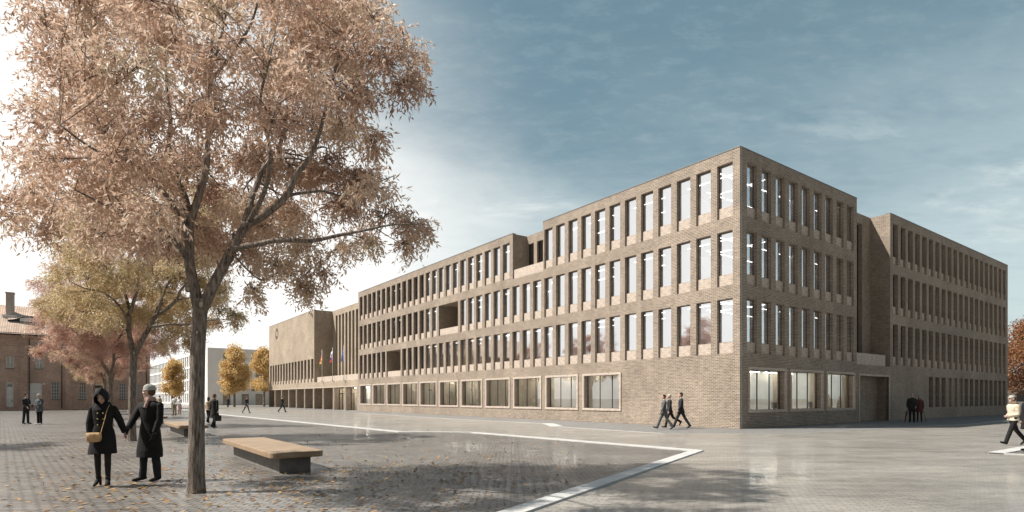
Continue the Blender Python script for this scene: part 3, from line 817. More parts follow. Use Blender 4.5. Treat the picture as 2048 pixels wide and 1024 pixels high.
for kd, (a, b, z0, z1, d) in kinds:
    if kd in ('door', 'gate'):
        m = MB(); m.box(a + .003, b - .003, .12, .18, z0, z1 - .003); n = 2 if kd == 'gate' else 1
        for q in range(n + 1):
            x = a + (b - a) * q / n; m.box(max(a + .004, x - .05), min(b - .004, x + .05), .09, .118, z0, z1 - .01)
        for zz in (z0 + .05, z0 + (z1 - z0) * .45, z1 - (.75 if kd == 'door' else 1.3), z1 - .12): m.box(a + .055, b - .055, .095, .117, zz, zz + .09)
        dd = m.build('door' if kd == 'door' else 'gate_door', MAT['white_paint'], HS)
        g = MB(); g.box(a + .12, b - .12, .112, .119, z1 - .62, z1 - .18); g.build('door_glass', MAT['dark_glass'] if kd == 'door' else MAT['pale_render'], dd)
        m = MB(); m.box(b - .2, b - .15, .05, .09, z0 + 1.0, z0 + 1.2); m.build('handle', MAT['dark_metal'], dd)
    else:
        m = MB(); mt = MAT['white_render'] if kd != 'grid' else MAT['pale_render']
        nx, nz = (2, 2) if kd == 'casement' else ((3, 5) if kd == 'grid' else (4, 3))
        t = .085 if kd == 'casement' else .045
        m.box(a + .003, a + t, .10, .17, z0, z1 - .003); m.box(b - t, b - .003, .10, .17, z0, z1 - .003)
        m.box(a + t, b - t, .10, .17, z0, z0 + t); m.box(a + t, b - t, .10, .17, z1 - t, z1 - .003)
        for q in range(1, nx): m.box(a + (b-a)*q/nx - t*.5, a + (b-a)*q/nx + t*.5, .11, .16, z0 + t, z1 - t)
        for q in range(1, nz): m.box(a + t, b - t, .115, .155, z0 + (z1-z0)*q/nz - t*.45, z0 + (z1-z0)*q/nz + t*.45)
        w_ = m.build('window', mt, HS)
        g = MB(); g.quad((a, .14, z0), (b, .14, z0), (b, .14, z1), (a, .14, z1), 0, (0, -1, 0)); g.quad((a, .205, z0), (b, .205, z0), (b, .205, z1), (a, .205, z1), 1, (0, -1, 0))
        g.build('glass', [MAT['old_glass'], MAT['white_render'] if kd == 'casement' else MAT['floor_dark']], w_)
        s_ = MB(); s_.box(a - .08, b + .08, -.08, .1, z0 - .1, z0 - .003); s_.build('sill', MAT['concrete'], w_)
lg = MB(); sl_ = hs(88); lg.tube([(sl_, 0, 3.5), (sl_, -.5, 3.55)], .03, 6); lg.ell((sl_, -.5, 3.45), (.16, .16, .14)); lg.build('wall_lamp', MAT['white_paint'], HS)

# ================================================================== pale buildings beyond the square
CB = Vector(((415 - 1024) / F * 128, 128, 0))
PB = empty('apartment_block', CB, ROT); tag(PB, 'pale flat roofed block with tall timber and glass windows behind the golden trees', 'building')
PH = 12.7; m = MB(); holes = []; cols = []
for r in range(4):
    z0 = .05 + 3.12 * r; z1 = z0 + 2.45
    for k in range(14):
        a = 3.1 + 2.95 * k + (.9 if r % 2 == 0 and k else 0); holes.append((a, a + 1.5, z0, z1, .3)); cols.append(((k * 7 + r * 3) % 5) in (0, 2))
facade(m, (0, 0, 0), (1, 0, 0), (0, -1, 0), 0, 46, 0, PH, holes)
m.quad((0, 0, 0), (0, 16, 0), (0, 16, PH), (0, 0, PH), 0, (-1, 0, 0)); m.quad((0, 0, PH), (46, 0, PH), (46, 16, PH), (0, 16, PH), 0, (0, 0, 1))
m.quad((0, 16, 0), (46, 16, 0), (46, 16, PH), (0, 16, PH), 0, (0, 1, 0)); m.quad((46, 0, 0), (46, 16, 0), (46, 16, PH), (46, 0, PH), 0, (1, 0, 0))
m.build('wall', MAT['pale_render'], PB)
for (a, b, z0, z1, d), c in zip(holes, cols):
    w_ = MB(); w_.box(a + .004, a + .08, .2, .28, z0, z1 - .004); w_.box(b - .08, b - .004, .2, .28, z0, z1 - .004); w_.box(a + .08, b - .08, .2, .28, z1 - .08, z1 - .004); w_.box(a + .08, b - .08, .2, .28, z0, z0 + .06)
    w_ = w_.build('window', MAT['frame'], PB)
    g = MB(); g.quad((a + .06, .24, z0), (b - .06, .24, z0), (b - .06, .24, z1), (a + .06, .24, z1), 0, (0, -1, 0)); g.quad((a, .30, z0), (b, .30, z0), (b, .30, z1), (a, .30, z1), 1, (0, -1, 0))
    g.build('glass', [MAT['dark_glass'], MAT['panel_orange'] if c else MAT['asphalt']], w_)
WA = Vector(((412 - 1024) / F * 132, 132, 0)); WB_ = Vector(((302 - 1024) / F * 196, 196, 0)); WB_ = WA + (WB_ - WA) * 1.25
wdv = (WB_ - WA); wl = wdv.length; wang = math.atan2(wdv.y, wdv.x)
SB = empty('slatted_building', WA, wang); tag(SB, 'long bright white building with rows of close upright slats beyond the square', 'building')
m = MB(); WH = 12.7
m.box(0, wl, -.0, -14, 0, WH - .1, 0); m.build('wall', MAT['pane_dark'] or MAT['asphalt'], SB)
bands = MB()
for r in range(5):
    z0 = 0 if r == 0 else 3.1 * r - .35
    bands.box(-.2, wl + .2, .003, .20, z0, z0 + (.5 if r else .35))
bands.build('floor_band', MAT['white_render'], SB)
sl_m = MB(); nfin = int(wl / 2.6)
for r in range(4):
    z0 = .35 if r == 0 else 3.1 * r + .152; z1 = 3.1 * (r + 1) - .352
    for k in range(nfin + 1): sl_m.box(k * 2.6, k * 2.6 + .9, .02, .12, z0, z1)
tag(sl_m.build('slat', MAT['white_render'], SB), kind='stuff')
# low pale building behind the far end of the right front
LB = empty('low_building', (64, 78, 0), R(8)); tag(LB, 'low whitewashed building showing past the right end of the brown office', 'building')
m = MB(); m.box(-10, 30, 0, 8, 0, 4.4); m.box(-10.2, 30.2, -.2, 8.2, 4.402, 4.7); m.build('wall', MAT['white_render'], LB)
for k in range(9):
    w_ = MB(); w_.box(-8 + 4 * k, -6.6 + 4 * k, -.05, -.003, 1.1, 2.7); w_.build('window', MAT['frame'], LB)

# ================================================================== trees
def limb_pts(px, base_d, d0, d1):
    n = len(px); return [ray(x, y, base_d + d0 + (d1 - d0) * i / max(1, n - 1)) for i, (x, y) in enumerate(px)]
def smooth_path(pts, rad, sub=4):
    P = [Vector(p) for p in pts]; out = []; ro = []
    for i in range(len(P) - 1):
        p0 = P[max(i-1, 0)]; p1 = P[i]; p2 = P[i+1]; p3 = P[min(i+2, len(P)-1)]
        for k in range(sub):
            t = k / sub
            out.append(.5 * ((2*p1) + (p2-p0)*t + (2*p0-5*p1+4*p2-p3)*t*t + (3*p1-p0-3*p2+p3)*t*t*t)); ro.append(rad[i] + (rad[i+1]-rad[i])*t)
    out.append(P[-1]); ro.append(rad[-1]); return out, ro
def leaf_mesh(name, c, d, ln, wd, var, mat, rg):
    """c: leaf bases (n,3), d: directions, ln/wd: sizes, var: 0..1 tone"""
    n = len(c); r = rg.normal(size=(n, 3)); s = np.cross(d, r); s /= np.linalg.norm(s, axis=1)[:, None] + 1e-9
    ln = ln[:, None]; wd = wd[:, None]
    v = np.empty((n, 4, 3)); v[:, 0] = c; v[:, 1] = c + d * ln * .45 + s * wd; v[:, 2] = c + d * ln; v[:, 3] = c + d * ln * .45 - s * wd
    me = bpy.data.meshes.new(name); me.vertices.add(n * 4); me.vertices.foreach_set('co', v.ravel().astype(np.float32))
    me.loops.add(n * 4); me.loops.foreach_set('vertex_index', np.arange(n * 4, dtype=np.int32))
    me.polygons.add(n); me.polygons.foreach_set('loop_start', np.arange(n, dtype=np.int32) * 4); me.polygons.foreach_set('loop_total', np.full(n, 4, np.int32))
    at = me.attributes.new('leafvar', 'FLOAT', 'FACE'); at.data.foreach_set('value', var.astype(np.float32))
    me.materials.append(mat); me.update(); me.validate(); return me

TD = 9.87                                      # depth of the near tree
TB_ = ground(392, 985)
trunk = MB(); skel = []                         # skeleton samples: (point, radius)
def limb(px, r0, r1, d0=0.0, d1=0.0, pts=None, sides=9):
    P = pts or limb_pts(px, TD, d0, d1); n = len(P)
    rad = [r0 + (r1 - r0) * (i / (n - 1)) for i in range(n)]
    Q, q = smooth_path(P, rad, 4)
    trunk.tube(Q, q, sides); skel.extend(zip(Q, q)); return Q
tq, tr_ = smooth_path(limb_pts([(392, 991), (392, 982), (392.3, 970), (392.6, 945), (393.5, 900), (394.5, 800), (396, 700), (399, 640), (401, 598)], TD, 0, 0), [.165, .148, .138, .130, .124, .118, .114, .113, .112], 6)
nb_ = len(trunk.v); trunk.tube(tq, tr_, 40)
gt = np.random.default_rng(77); ph = gt.uniform(0, 6.28, 12)
for q in range(nb_, len(trunk.v)):                # furrowed, slightly lobed stem
    i_, j_ = divmod(q - nb_, 40); c_ = tq[i_]; p_ = Vector(trunk.v[q]); a_ = 2 * math.pi * j_ / 40; z_ = c_.z
    k_ = .030 * math.sin(5 * a_ + ph[0] + z_ * .7) * math.exp(-max(0, z_) * 1.1) + .016 * math.sin(3 * a_ + ph[1] + z_ * 1.3) + .02 * math.sin(17 * a_ + ph[2] + 1.6 * math.sin(z_ * 3.1 + ph[3])) * (.6 + .4 * math.sin(z_ * 7 + 3 * a_))
    trunk.v[q] = tuple(c_ + (p_ - c_) * (1 + k_ * 2))
A0 = limb([(398, 625), (388, 570), (379, 525), (378, 470), (376, 430)], .092, .075, 0, .1)
limb([(376, 432), (372, 400), (352, 350), (336, 310), (341, 250), (335, 190), (330, 110), (325, 20)], .062, .014, .1, 1.0)
limb([(371, 398), (345, 345), (300, 322), (284, 292), (240, 230), (200, 150)], .04, .010, .1, 1.6)
limb([(377, 455), (398, 390), (412, 340), (415, 290), (418, 220), (421, 140), (425, 60), (430, -60)], .068, .018, .1, .5)
limb([(380, 530), (345, 475), (310, 457), (250, 430), (200, 405), (150, 380)], .046, .010, .05, -1.8)
limb([(374, 416), (330, 413), (260, 405), (180, 400), (100, 375), (40, 380)], .048, .010, .1, .7)
limb([(378, 480), (340, 400), (270, 330), (190, 300), (120, 250)], .045, .010, .1, -1.6)
limb([(420, 145), (440, 80), (455, 10), (470, -60)], .032, .012, .4, 1.3)
limb([(418, 165), (470, 100), (505, 40), (525, -40)], .032, .012, .4, -.8)
B0 = limb([(404, 620), (428, 568), (453, 522), (468, 495), (490, 455), (530, 430), (575, 390), (592, 350), (622, 310), (641, 260), (652, 226), (692, 204), (735, 178)], .096, .014, 0, .5)
limb([(466, 500), (490, 492), (512, 489), (560, 480), (620, 482), (680, 470), (722, 462), (780, 450), (830, 448)], .055, .010, 0, -.9)
limb([(486, 462), (503, 400), (530, 330), (560, 290), (580, 200), (600, 120), (620, 40)], .056, .010, .1, 2.6)
limb([(574, 391), (640, 382), (692, 392), (742, 370), (792, 350)], .030, .007, .3, .9)
limb([(640, 262), (652, 215), (668, 150), (692, 80), (720, 30)], .028, .009, .3, -.7)
limb([(500, 440), (530, 380), (540, 300), (520, 210), (540, 120)], .045, .012, .1, -2.4)
limb([(690, 205), (750, 150), (800, 110)], .016, .006, .4, .3)
limb([(463, 505), (520, 560), (560, 545), (600, 560)], .018, .006, 0, 1.2)
clumps = [(90,40,70),(180,20,90),(300,20,100),(420,10,90),(540,0,90),(660,20,90),(745,25,65),(795,105,62),(828,170,42),(705,110,80),(110,130,70),(200,130,90),(310,120,90),(420,120,90),(530,110,80),(620,150,70),(715,190,55),
 (118,230,75),(210,240,90),(320,230,90),(430,220,70),(540,215,70),(620,250,55),(685,255,42),(100,320,75),(190,330,85),(290,330,80),(385,320,50),(500,320,55),(575,340,55),(650,335,45),(715,365,52),(742,285,30),(55,395,62),(14,400,45),
 (150,405,78),(240,420,78),(322,430,58),(30,448,38),(100,455,46),(190,465,42),(440,390,42),(505,415,50),(600,425,48),(680,415,52),(765,370,55),(785,435,52),(832,440,42),(848,462,24),(738,482,32),(622,488,44),(560,525,40),(592,562,28),(640,540,26),
 (692,488,26),(480,505,36),(432,470,34),(352,480,46),(290,470,45),(818,488,24),(490,585,24),(290,-50,100),(420,-70,110),(560,-60,100),(160,-40,80),(690,-30,80),(530,455,36),(620,575,20),(600,70,70),(250,300,60)]
rg = np.random.default_rng(5)
C_, D_, L_, W_, V_ = [], [], [], [], []
SK = np.array([tuple(p) for p, r in skel]); SKR = np.array([r for p, r in skel])
for (x, y, r) in clumps:
    ell = 1 - ((x - 420) / 440) ** 2 - ((y - 180) / 420) ** 2
    half = 3.1 * math.sqrt(max(ell, .04))
    lay = 1 if half < .9 else (2 if half < 2.0 else 3)
    for q in range(lay):
        off = rg.uniform(-.5, .5) * half + (0 if lay == 1 else (-.62 + 1.24 * q / (lay - 1)) * half) + .35
        cx, cyy = x + rg.normal() * r * .15, y + rg.normal() * r * .12
        if q > 0 and lay > 1: cx, cyy = x + rg.normal() * r * .3, y + rg.normal() * r * .22
        c = ray(cx, cyy, TD + off); rad = r / F * (TD + off) * .80
        if 335 < x < 730 and y > 240: c = ray(cx, cyy, TD + .35 + (off - .35 + half) * .5 + .25); rad = r / F * c.y
        if c.z < 2.9: continue
        # branch from the nearest limb
        dd = np.linalg.norm(SK - np.array(c), axis=1) + (SK[:, 2] > c.z + .2) * .6
        j = int(dd.argmin()); s0 = Vector(SK[j]); r0 = min(SKR[j] * .6, .03)
        mid = s0.lerp(c, .5) + Vector(rg.normal(size=3) * .12) + Vector((0, 0, .12))
        Q, qr = smooth_path([s0, mid, c], [r0, r0 * .6, .008], 3); trunk.tube(Q, qr, 5, 0, False)
        tone = np.clip(rg.normal(.44, .22) + max(0, (c.z - 6) * -.07), 0, .95)
        ntw = int(7 + rad * 9)
        for t in range(ntw):
            d0 = rg.normal(size=3); d0 /= np.linalg.norm(d0); d0[2] = d0[2] * .6 + .12
            e = np.array(c) + d0 * rad * rg.uniform(.5, 1.1)
            s1 = c.lerp(s0, rg.uniform(0, .35)); m1 = s1.lerp(Vector(e), .55) + Vector((0, 0, .05))
            trunk.tube([s1, m1, Vector(e)], [.008, .006, .003], 3, 0, False)
            nsp = int(rg.uniform(5, 9) * (.65 + rad))
            for s_ in range(nsp):
                u = rg.uniform(.25, 1.05); o = np.array(s1) * (1 - u) + e * u + rg.normal(size=3) * rad * .17
                sd = d0 * .55 + rg.normal(size=3) * .5 + np.array((0, 0, -.42)); sd /= np.linalg.norm(sd)
                nl = rg.integers(7, 13); k = np.arange(nl) / nl
                base = o + sd * (k[:, None] * rg.uniform(.22, .40)) + np.array((0, 0, -.10)) * (k[:, None] ** 2)
                ld_ = sd * .55 + rg.normal(size=(nl, 3)) * .55 + np.array((0, 0, -.30)); ld_ /= np.linalg.norm(ld_, axis=1)[:, None]
                C_.append(base); D_.append(ld_); L_.append(rg.uniform(.065, .14, nl)); W_.append(rg.uniform(.010, .019, nl)); V_.append(np.clip(tone + rg.normal(0, .16, nl), 0, 1))
C_ = np.concatenate(C_); D_ = np.concatenate(D_); L_ = np.concatenate(L_); W_ = np.concatenate(W_); V_ = np.concatenate(V_)
print('leaves of the near tree', len(C_))
org = np.array((TB_.x, TB_.y, 0)); TR0 = empty('avenue_tree', TB_)
tag(TR0, 'nearest avenue tree with rust tan leaves and furrowed forked trunk', 'tree', 'trees of the avenue')
trunk.v = [(a - TB_.x, b - TB_.y, c) for a, b, c in trunk.v]
# pruning scars on the fork
for px, py, r in ((403, 609, .05), (377, 578, .036), (395, 665, .03)):
    p = ray(px, py, TD - .115) - TB_
    trunk.ell(p, (r, .03, r * 1.25), None, 1, 12, 6); trunk.tube([p + Vector((math.cos(a) * r * 1.15, -.012, math.sin(a) * r * 1.4)) for a in np.linspace(0, 6.283, 13)], .012, 5)
trunk.build('trunk', [MAT['bark'], MAT['scar']], TR0)
add('crown', leaf_mesh('crown', C_ - org, D_, L_, W_, V_, MAT['leaf_rust'], rg), TR0)
def recolor(root, mat):
    for ch in root.children:
        if ch.name.startswith('crown'):
            ch.material_slots[0].link = 'OBJECT'; ch.material_slots[0].material = mat
av = (Vector((-14.12, 21.7, 0)) - TB_)
def avenue(loc, rz, sc_, mat, label, group='trees of the avenue'):
    t = copy_tree(TR0); t.location = loc; t.rotation_euler = (0, 0, rz); t.scale = (sc_,) * 3; tag(t, label, 'tree', group); recolor(t, mat); return t
avenue(ground(264, 882), 0, 1.03, MAT['leaf_olive'], 'second tree of the avenue with olive gold leaves, trunk beside the man in the beanie')
avenue(Vector((-23.1, 33.6, 0)), R(200), .93, MAT['leaf_red'], 'third tree of the avenue with dusky red leaves above the hooded woman')
avenue(Vector((-31.4, 45.6, 0)), R(75), .95, MAT['leaf_red'], 'fourth tree of the avenue, dusky red crown behind the hooded woman')
avenue(Vector((-40.2, 57.6, 0)), R(140), .92, MAT['leaf_red'], 'far red leaved tree near the end of the avenue before the brick warehouse')
avenue(Vector((-49.2, 68.6, 0)), R(310), .95, MAT['leaf_olive'], 'last tree of the avenue standing closest to the brick warehouse')
# a second row stands left of the picture; its shade and its mirror image reach into it
avenue(Vector((-15.5, 4.0, 0)), R(120), 1.0, MAT['leaf_rust'], 'rust leaved tree of the second avenue row, beside the nearest bench', 'trees of the second row')
avenue(Vector((-24.0, 16.5, 0)), R(60), 1.0, MAT['leaf_olive'], 'olive tree of the second avenue row, farther from the benches', 'trees of the second row')

def round_tree(name, loc, h, r, stem, mat, label, seed, n_cl=46, per=260, lsz=.22, group=None):
    g = np.random.default_rng(seed); root = empty(name, loc); tag(root, label, 'tree', group)
    tk = MB(); top = Vector((g.normal() * .2, g.normal() * .2, h * .9))
    Q, q = smooth_path([(0, 0, -.05), (0, 0, stem), (top.x * .5, top.y * .5, (stem + h) * .5), top], [.24, .17, .10, .02], 4); tk.tube(Q, q, 8)
    C, D, V = [], [], []
    for i in range(n_cl):
        a = g.uniform(0, 6.283); u = g.uniform(0, 1) ** .5; zz = g.uniform(.02, 1)
        prof = math.sin(math.pi * min(1, .16 + zz * .84)) ** .55
        c = np.array((math.cos(a) * r * prof * u * .86, math.sin(a) * r * prof * u * .86, stem + (h - stem) * zz * .94))
        s0 = Vector((0, 0, max(stem * .9, c[2] - .35 * r * u - .6))); mid = s0.lerp(Vector(c), .5) + Vector((0, 0, .15))
        tk.tube([s0, mid, Vector(c)], [.05, .03, .01], 4, 0, False)
        cr = r * g.uniform(.22, .46); n = int(per * g.uniform(.6, 1.3) * (cr / (.32 * r)) ** 1.4)
        p = g.normal(size=(n, 3)); p /= np.linalg.norm(p, axis=1)[:, None]; p *= cr * (g.uniform(0, 1, n) ** .7 * 1.25)[:, None] * np.array((1, 1, .75))
        C.append(c + p); D.append(g.normal(size=(n, 3)) + np.array((0, 0, -.4))); V.append(np.clip(g.normal(.45, .15) + g.normal(0, .15, n), 0, 1))
    C = np.concatenate(C); D = np.concatenate(D); D /= np.linalg.norm(D, axis=1)[:, None]; V = np.concatenate(V)
    tk.build('trunk', MAT['bark'], root); add('crown', leaf_mesh('crown', C, D, g.uniform(.7, 1.3, len(C)) * lsz, g.uniform(.7, 1.2, len(C)) * lsz * .3, V, mat, g), root); return root
round_tree('linden_tree', (-58.2, 100, 0), 8.5, 1.95, 2.3, MAT['leaf_yellow'], 'small golden tree in front of the white slatted building', 21, 56, 190, .26, 'golden trees across the square')
round_tree('linden_tree', (-50.0, 105, 0), 11.2, 2.6, 2.9, MAT['leaf_yellow'], 'large golden tree in front of the pale flat roofed block', 22, 76, 230, .27, 'golden trees across the square')
round_tree('linden_tree', (-47.6, 112, 0), 11.4, 2.6, 3.0, MAT['leaf_yellow'], 'golden tree half hidden by the clock block of the brown office', 23, 70, 200, .27, 'golden trees across the square')
round_tree('maple_tree', (57.0, 63, 0), 10.4, 4.2, 2.2, MAT['leaf_brown'], 'brown orange tree past the far right end of the brown office', 24, 70, 420, .22)
round_tree('maple_tree', (67.0, 70, 0), 9.4, 4.0, 2.2, MAT['leaf_brown'], 'second brown orange tree behind, farther right of the brown office', 25, 40, 200, .28)

# ================================================================== benches
def bench(loc, label):
    root = empty('bench', loc, math.atan2(.806, -.592)); tag(root, label, 'bench', 'long timber slab benches along the avenue')
    L2, W2 = 2.68, .56
    bm = bmesh.new(); bmesh.ops.create_cube(bm, size=1.0)
    for v in bm.verts: v.co = Vector((v.co.x * 2 * L2, v.co.y * 2 * W2, .395 + v.co.z * .13))
    vert_e = [e for e in bm.edges if abs(e.verts[0].co.z - e.verts[1].co.z) > .1]
    bmesh.ops.bevel(bm, geom=vert_e, offset=.16, segments=4, affect='EDGES', profile=.5)
    hor = [e for e in bm.edges if abs(e.verts[0].co.z - e.verts[1].co.z) < .01 and len(e.link_faces) == 2 and e.calc_face_angle(0) > .8]
    bmesh.ops.bevel(bm, geom=hor, offset=.022, segments=2, affect='EDGES', profile=.5)
    me = bpy.data.meshes.new('seat'); bm.to_mesh(me); bm.free(); me.materials.append(MAT['timber'])
    add('seat', me, root)
    m = MB(); m.box(-L2 + .25, L2 - .42, -.33, .33, 0.0, .329); m.build('plinth', MAT['concrete'], root); return root
b0 = Vector((-6.12, 14.55, 0)); BE = bench(b0, 'long timber slab bench on a dark plinth nearest the trunk of the large tree')
for i, lb in enumerate(('timber slab bench in the shade just behind the trunk of the large tree', 'timber slab bench behind the man in the beanie', 'farthest timber slab bench of the row by the red trees')):
    c = copy_tree(BE); c.location = b0 + Vector((-8.68, 11.81, 0)) * (i + 1); c['label'] = lb

# ================================================================== fallen leaves
g = np.random.default_rng(31)
pts = []
kdir = (P6 - P4).normalized()
while len(pts) < 2700:
    if g.uniform() < .5: p = TB_ + Vector((g.normal() * 3.0 + 1.0, g.normal() * 2.2 + 1.2, 0))
    elif g.uniform() < .6: p = Vector((g.uniform(-13, 2), g.uniform(7.5, 22), 0))
    else: p = Vector((-14.1, 21.7, 0)) + Vector((g.normal() * 4, g.normal() * 4, 0))
    if abs((p - b0).dot(ld)) < 2.8 and abs((p - b0).dot(rd)) < .6: continue
    if p.y > 7.2 and kdir.x * (p.y - P4.y) - kdir.y * (p.x - P4.x) < -.5: pts.append(p)
c = np.array([tuple(p) for p in pts]); c[:, 2] = .012 + g.uniform(0, .012, len(c))
d = g.normal(size=(len(c), 3)); d[:, 2] = g.normal(size=len(c)) * .18; d /= np.linalg.norm(d, axis=1)[:, None]
n = len(c); side = np.stack([-d[:, 1], d[:, 0], g.normal(size=n) * .25], 1); ln = g.uniform(.06, .125, n)[:, None]
v = np.stack([c, c + d * ln * .45 + side * ln * .34, c + d * ln, c + d * ln * .45 - side * ln * .34], 1); v[:, :, 2] = np.maximum(v[:, :, 2], .007)
me = bpy.data.meshes.new('fallen_leaves'); me.from_pydata(v.reshape(-1, 3).tolist(), [], np.arange(4 * n).reshape(-1, 4).tolist())
at = me.attributes.new('leafvar', 'FLOAT', 'FACE'); at.data.foreach_set('value', g.uniform(0, 1, n).astype(np.float32)); me.materials.append(MAT['leaf_fallen'])
tag(add('fallen_leaves', me), kind='stuff')

# ================================================================== people
SK_ = {'skin': (.52, .33, .25), 'skin_pale': (.62, .43, .35)}
CLOTH = {}
def cloth(name, col, rough=.85, var=.22):
    if name not in CLOTH:
        m, nt, b = new_mat(name); f = noise_fac(nt, 9, 5, .6); g_ = noise_fac(nt, 160, 2, .5)
        c = mixc(nt, rng_map(nt, f, .3, .7), tuple(x * (1 - var) for x in col), tuple(x * (1 + var) for x in col))
        nt.links.new(c, b.inputs['Base Color']); b.inputs['Roughness'].default_value = rough
        b.inputs['Specular IOR Level'].default_value = .25
        bump(nt, b, f, .02, .6); CLOTH[name] = m
    return CLOTH[name]
def skin_mat(key):
    if key not in CLOTH:
        m, nt, b = new_mat(key); b.inputs['Base Color'].default_value = SK_[key] + (1,); b.inputs['Roughness'].default_value = .5
        b.inputs['Subsurface Weight'].default_value = .1; b.inputs['Subsurface Radius'].default_value = (.01, .004, .002); CLOTH[key] = m
    return CLOTH[key]
SMP = empty('scratch')
def remesh(mb, name, mats, parent, vox, smooth=2, wrinkle=0.0, seed=0):
    """fuse overlapping volumes into one continuous skin"""
    me = mb.mesh(name + '_raw', []); o = bpy.data.objects.new('scratch_mesh', me); COL.objects.link(o)
    md = o.modifiers.new('r', 'REMESH'); md.mode = 'VOXEL'; md.voxel_size = vox; md.use_smooth_shade = True
    if smooth: sm = o.modifiers.new('s', 'SMOOTH'); sm.factor = .5; sm.iterations = smooth
    dg = bpy.context.evaluated_depsgraph_get(); ev = o.evaluated_get(dg)
    out = bpy.data.meshes.new_from_object(ev, depsgraph=dg); out.name = name
    bpy.data.objects.remove(o); bpy.data.meshes.remove(me)
    n = len(out.vertices)
    if wrinkle and n:
        co = np.empty(n * 3, np.float32); no = np.empty(n * 3, np.float32)
        out.vertices.foreach_get('co', co); out.vertices.foreach_get('normal', no); co = co.reshape(-1, 3); no = no.reshape(-1, 3)
        g = np.random.default_rng(seed); d = np.zeros(n)
        for _ in range(7):
            k = g.normal(size=3) * 16; k[2] *= .9; d += np.sin(co @ k + g.uniform(0, 6.28)) * g.uniform(.3, 1)
        out.vertices.foreach_set('co', (co + no * (d * wrinkle / 2.5)[:, None]).astype(np.float32).ravel())
    out.polygons.foreach_set('use_smooth', np.ones(len(out.polygons), bool))
    for m in mats: out.materials.append(m)
    return add(name, out, parent)
bpy.data.objects.remove(SMP)

def rot2(f, b):                                # limb direction: f forward swing, b outward swing
    return Vector((math.sin(f) * math.cos(b), math.sin(b), -math.cos(f) * math.cos(b)))
def ik(a, t, l1, l2, pole):
    d = t - a; L = min(d.length, (l1 + l2) * .999); d = d.normalized() * L; t2 = a + d
    x = (l1*l1 - l2*l2 + L*L) / (2 * L); h = math.sqrt(max(l1*l1 - x*x, 0)); dn = d.normalized()
    p = (pole - dn * pole.dot(dn)).normalized(); return a + dn * x + p * h, t2

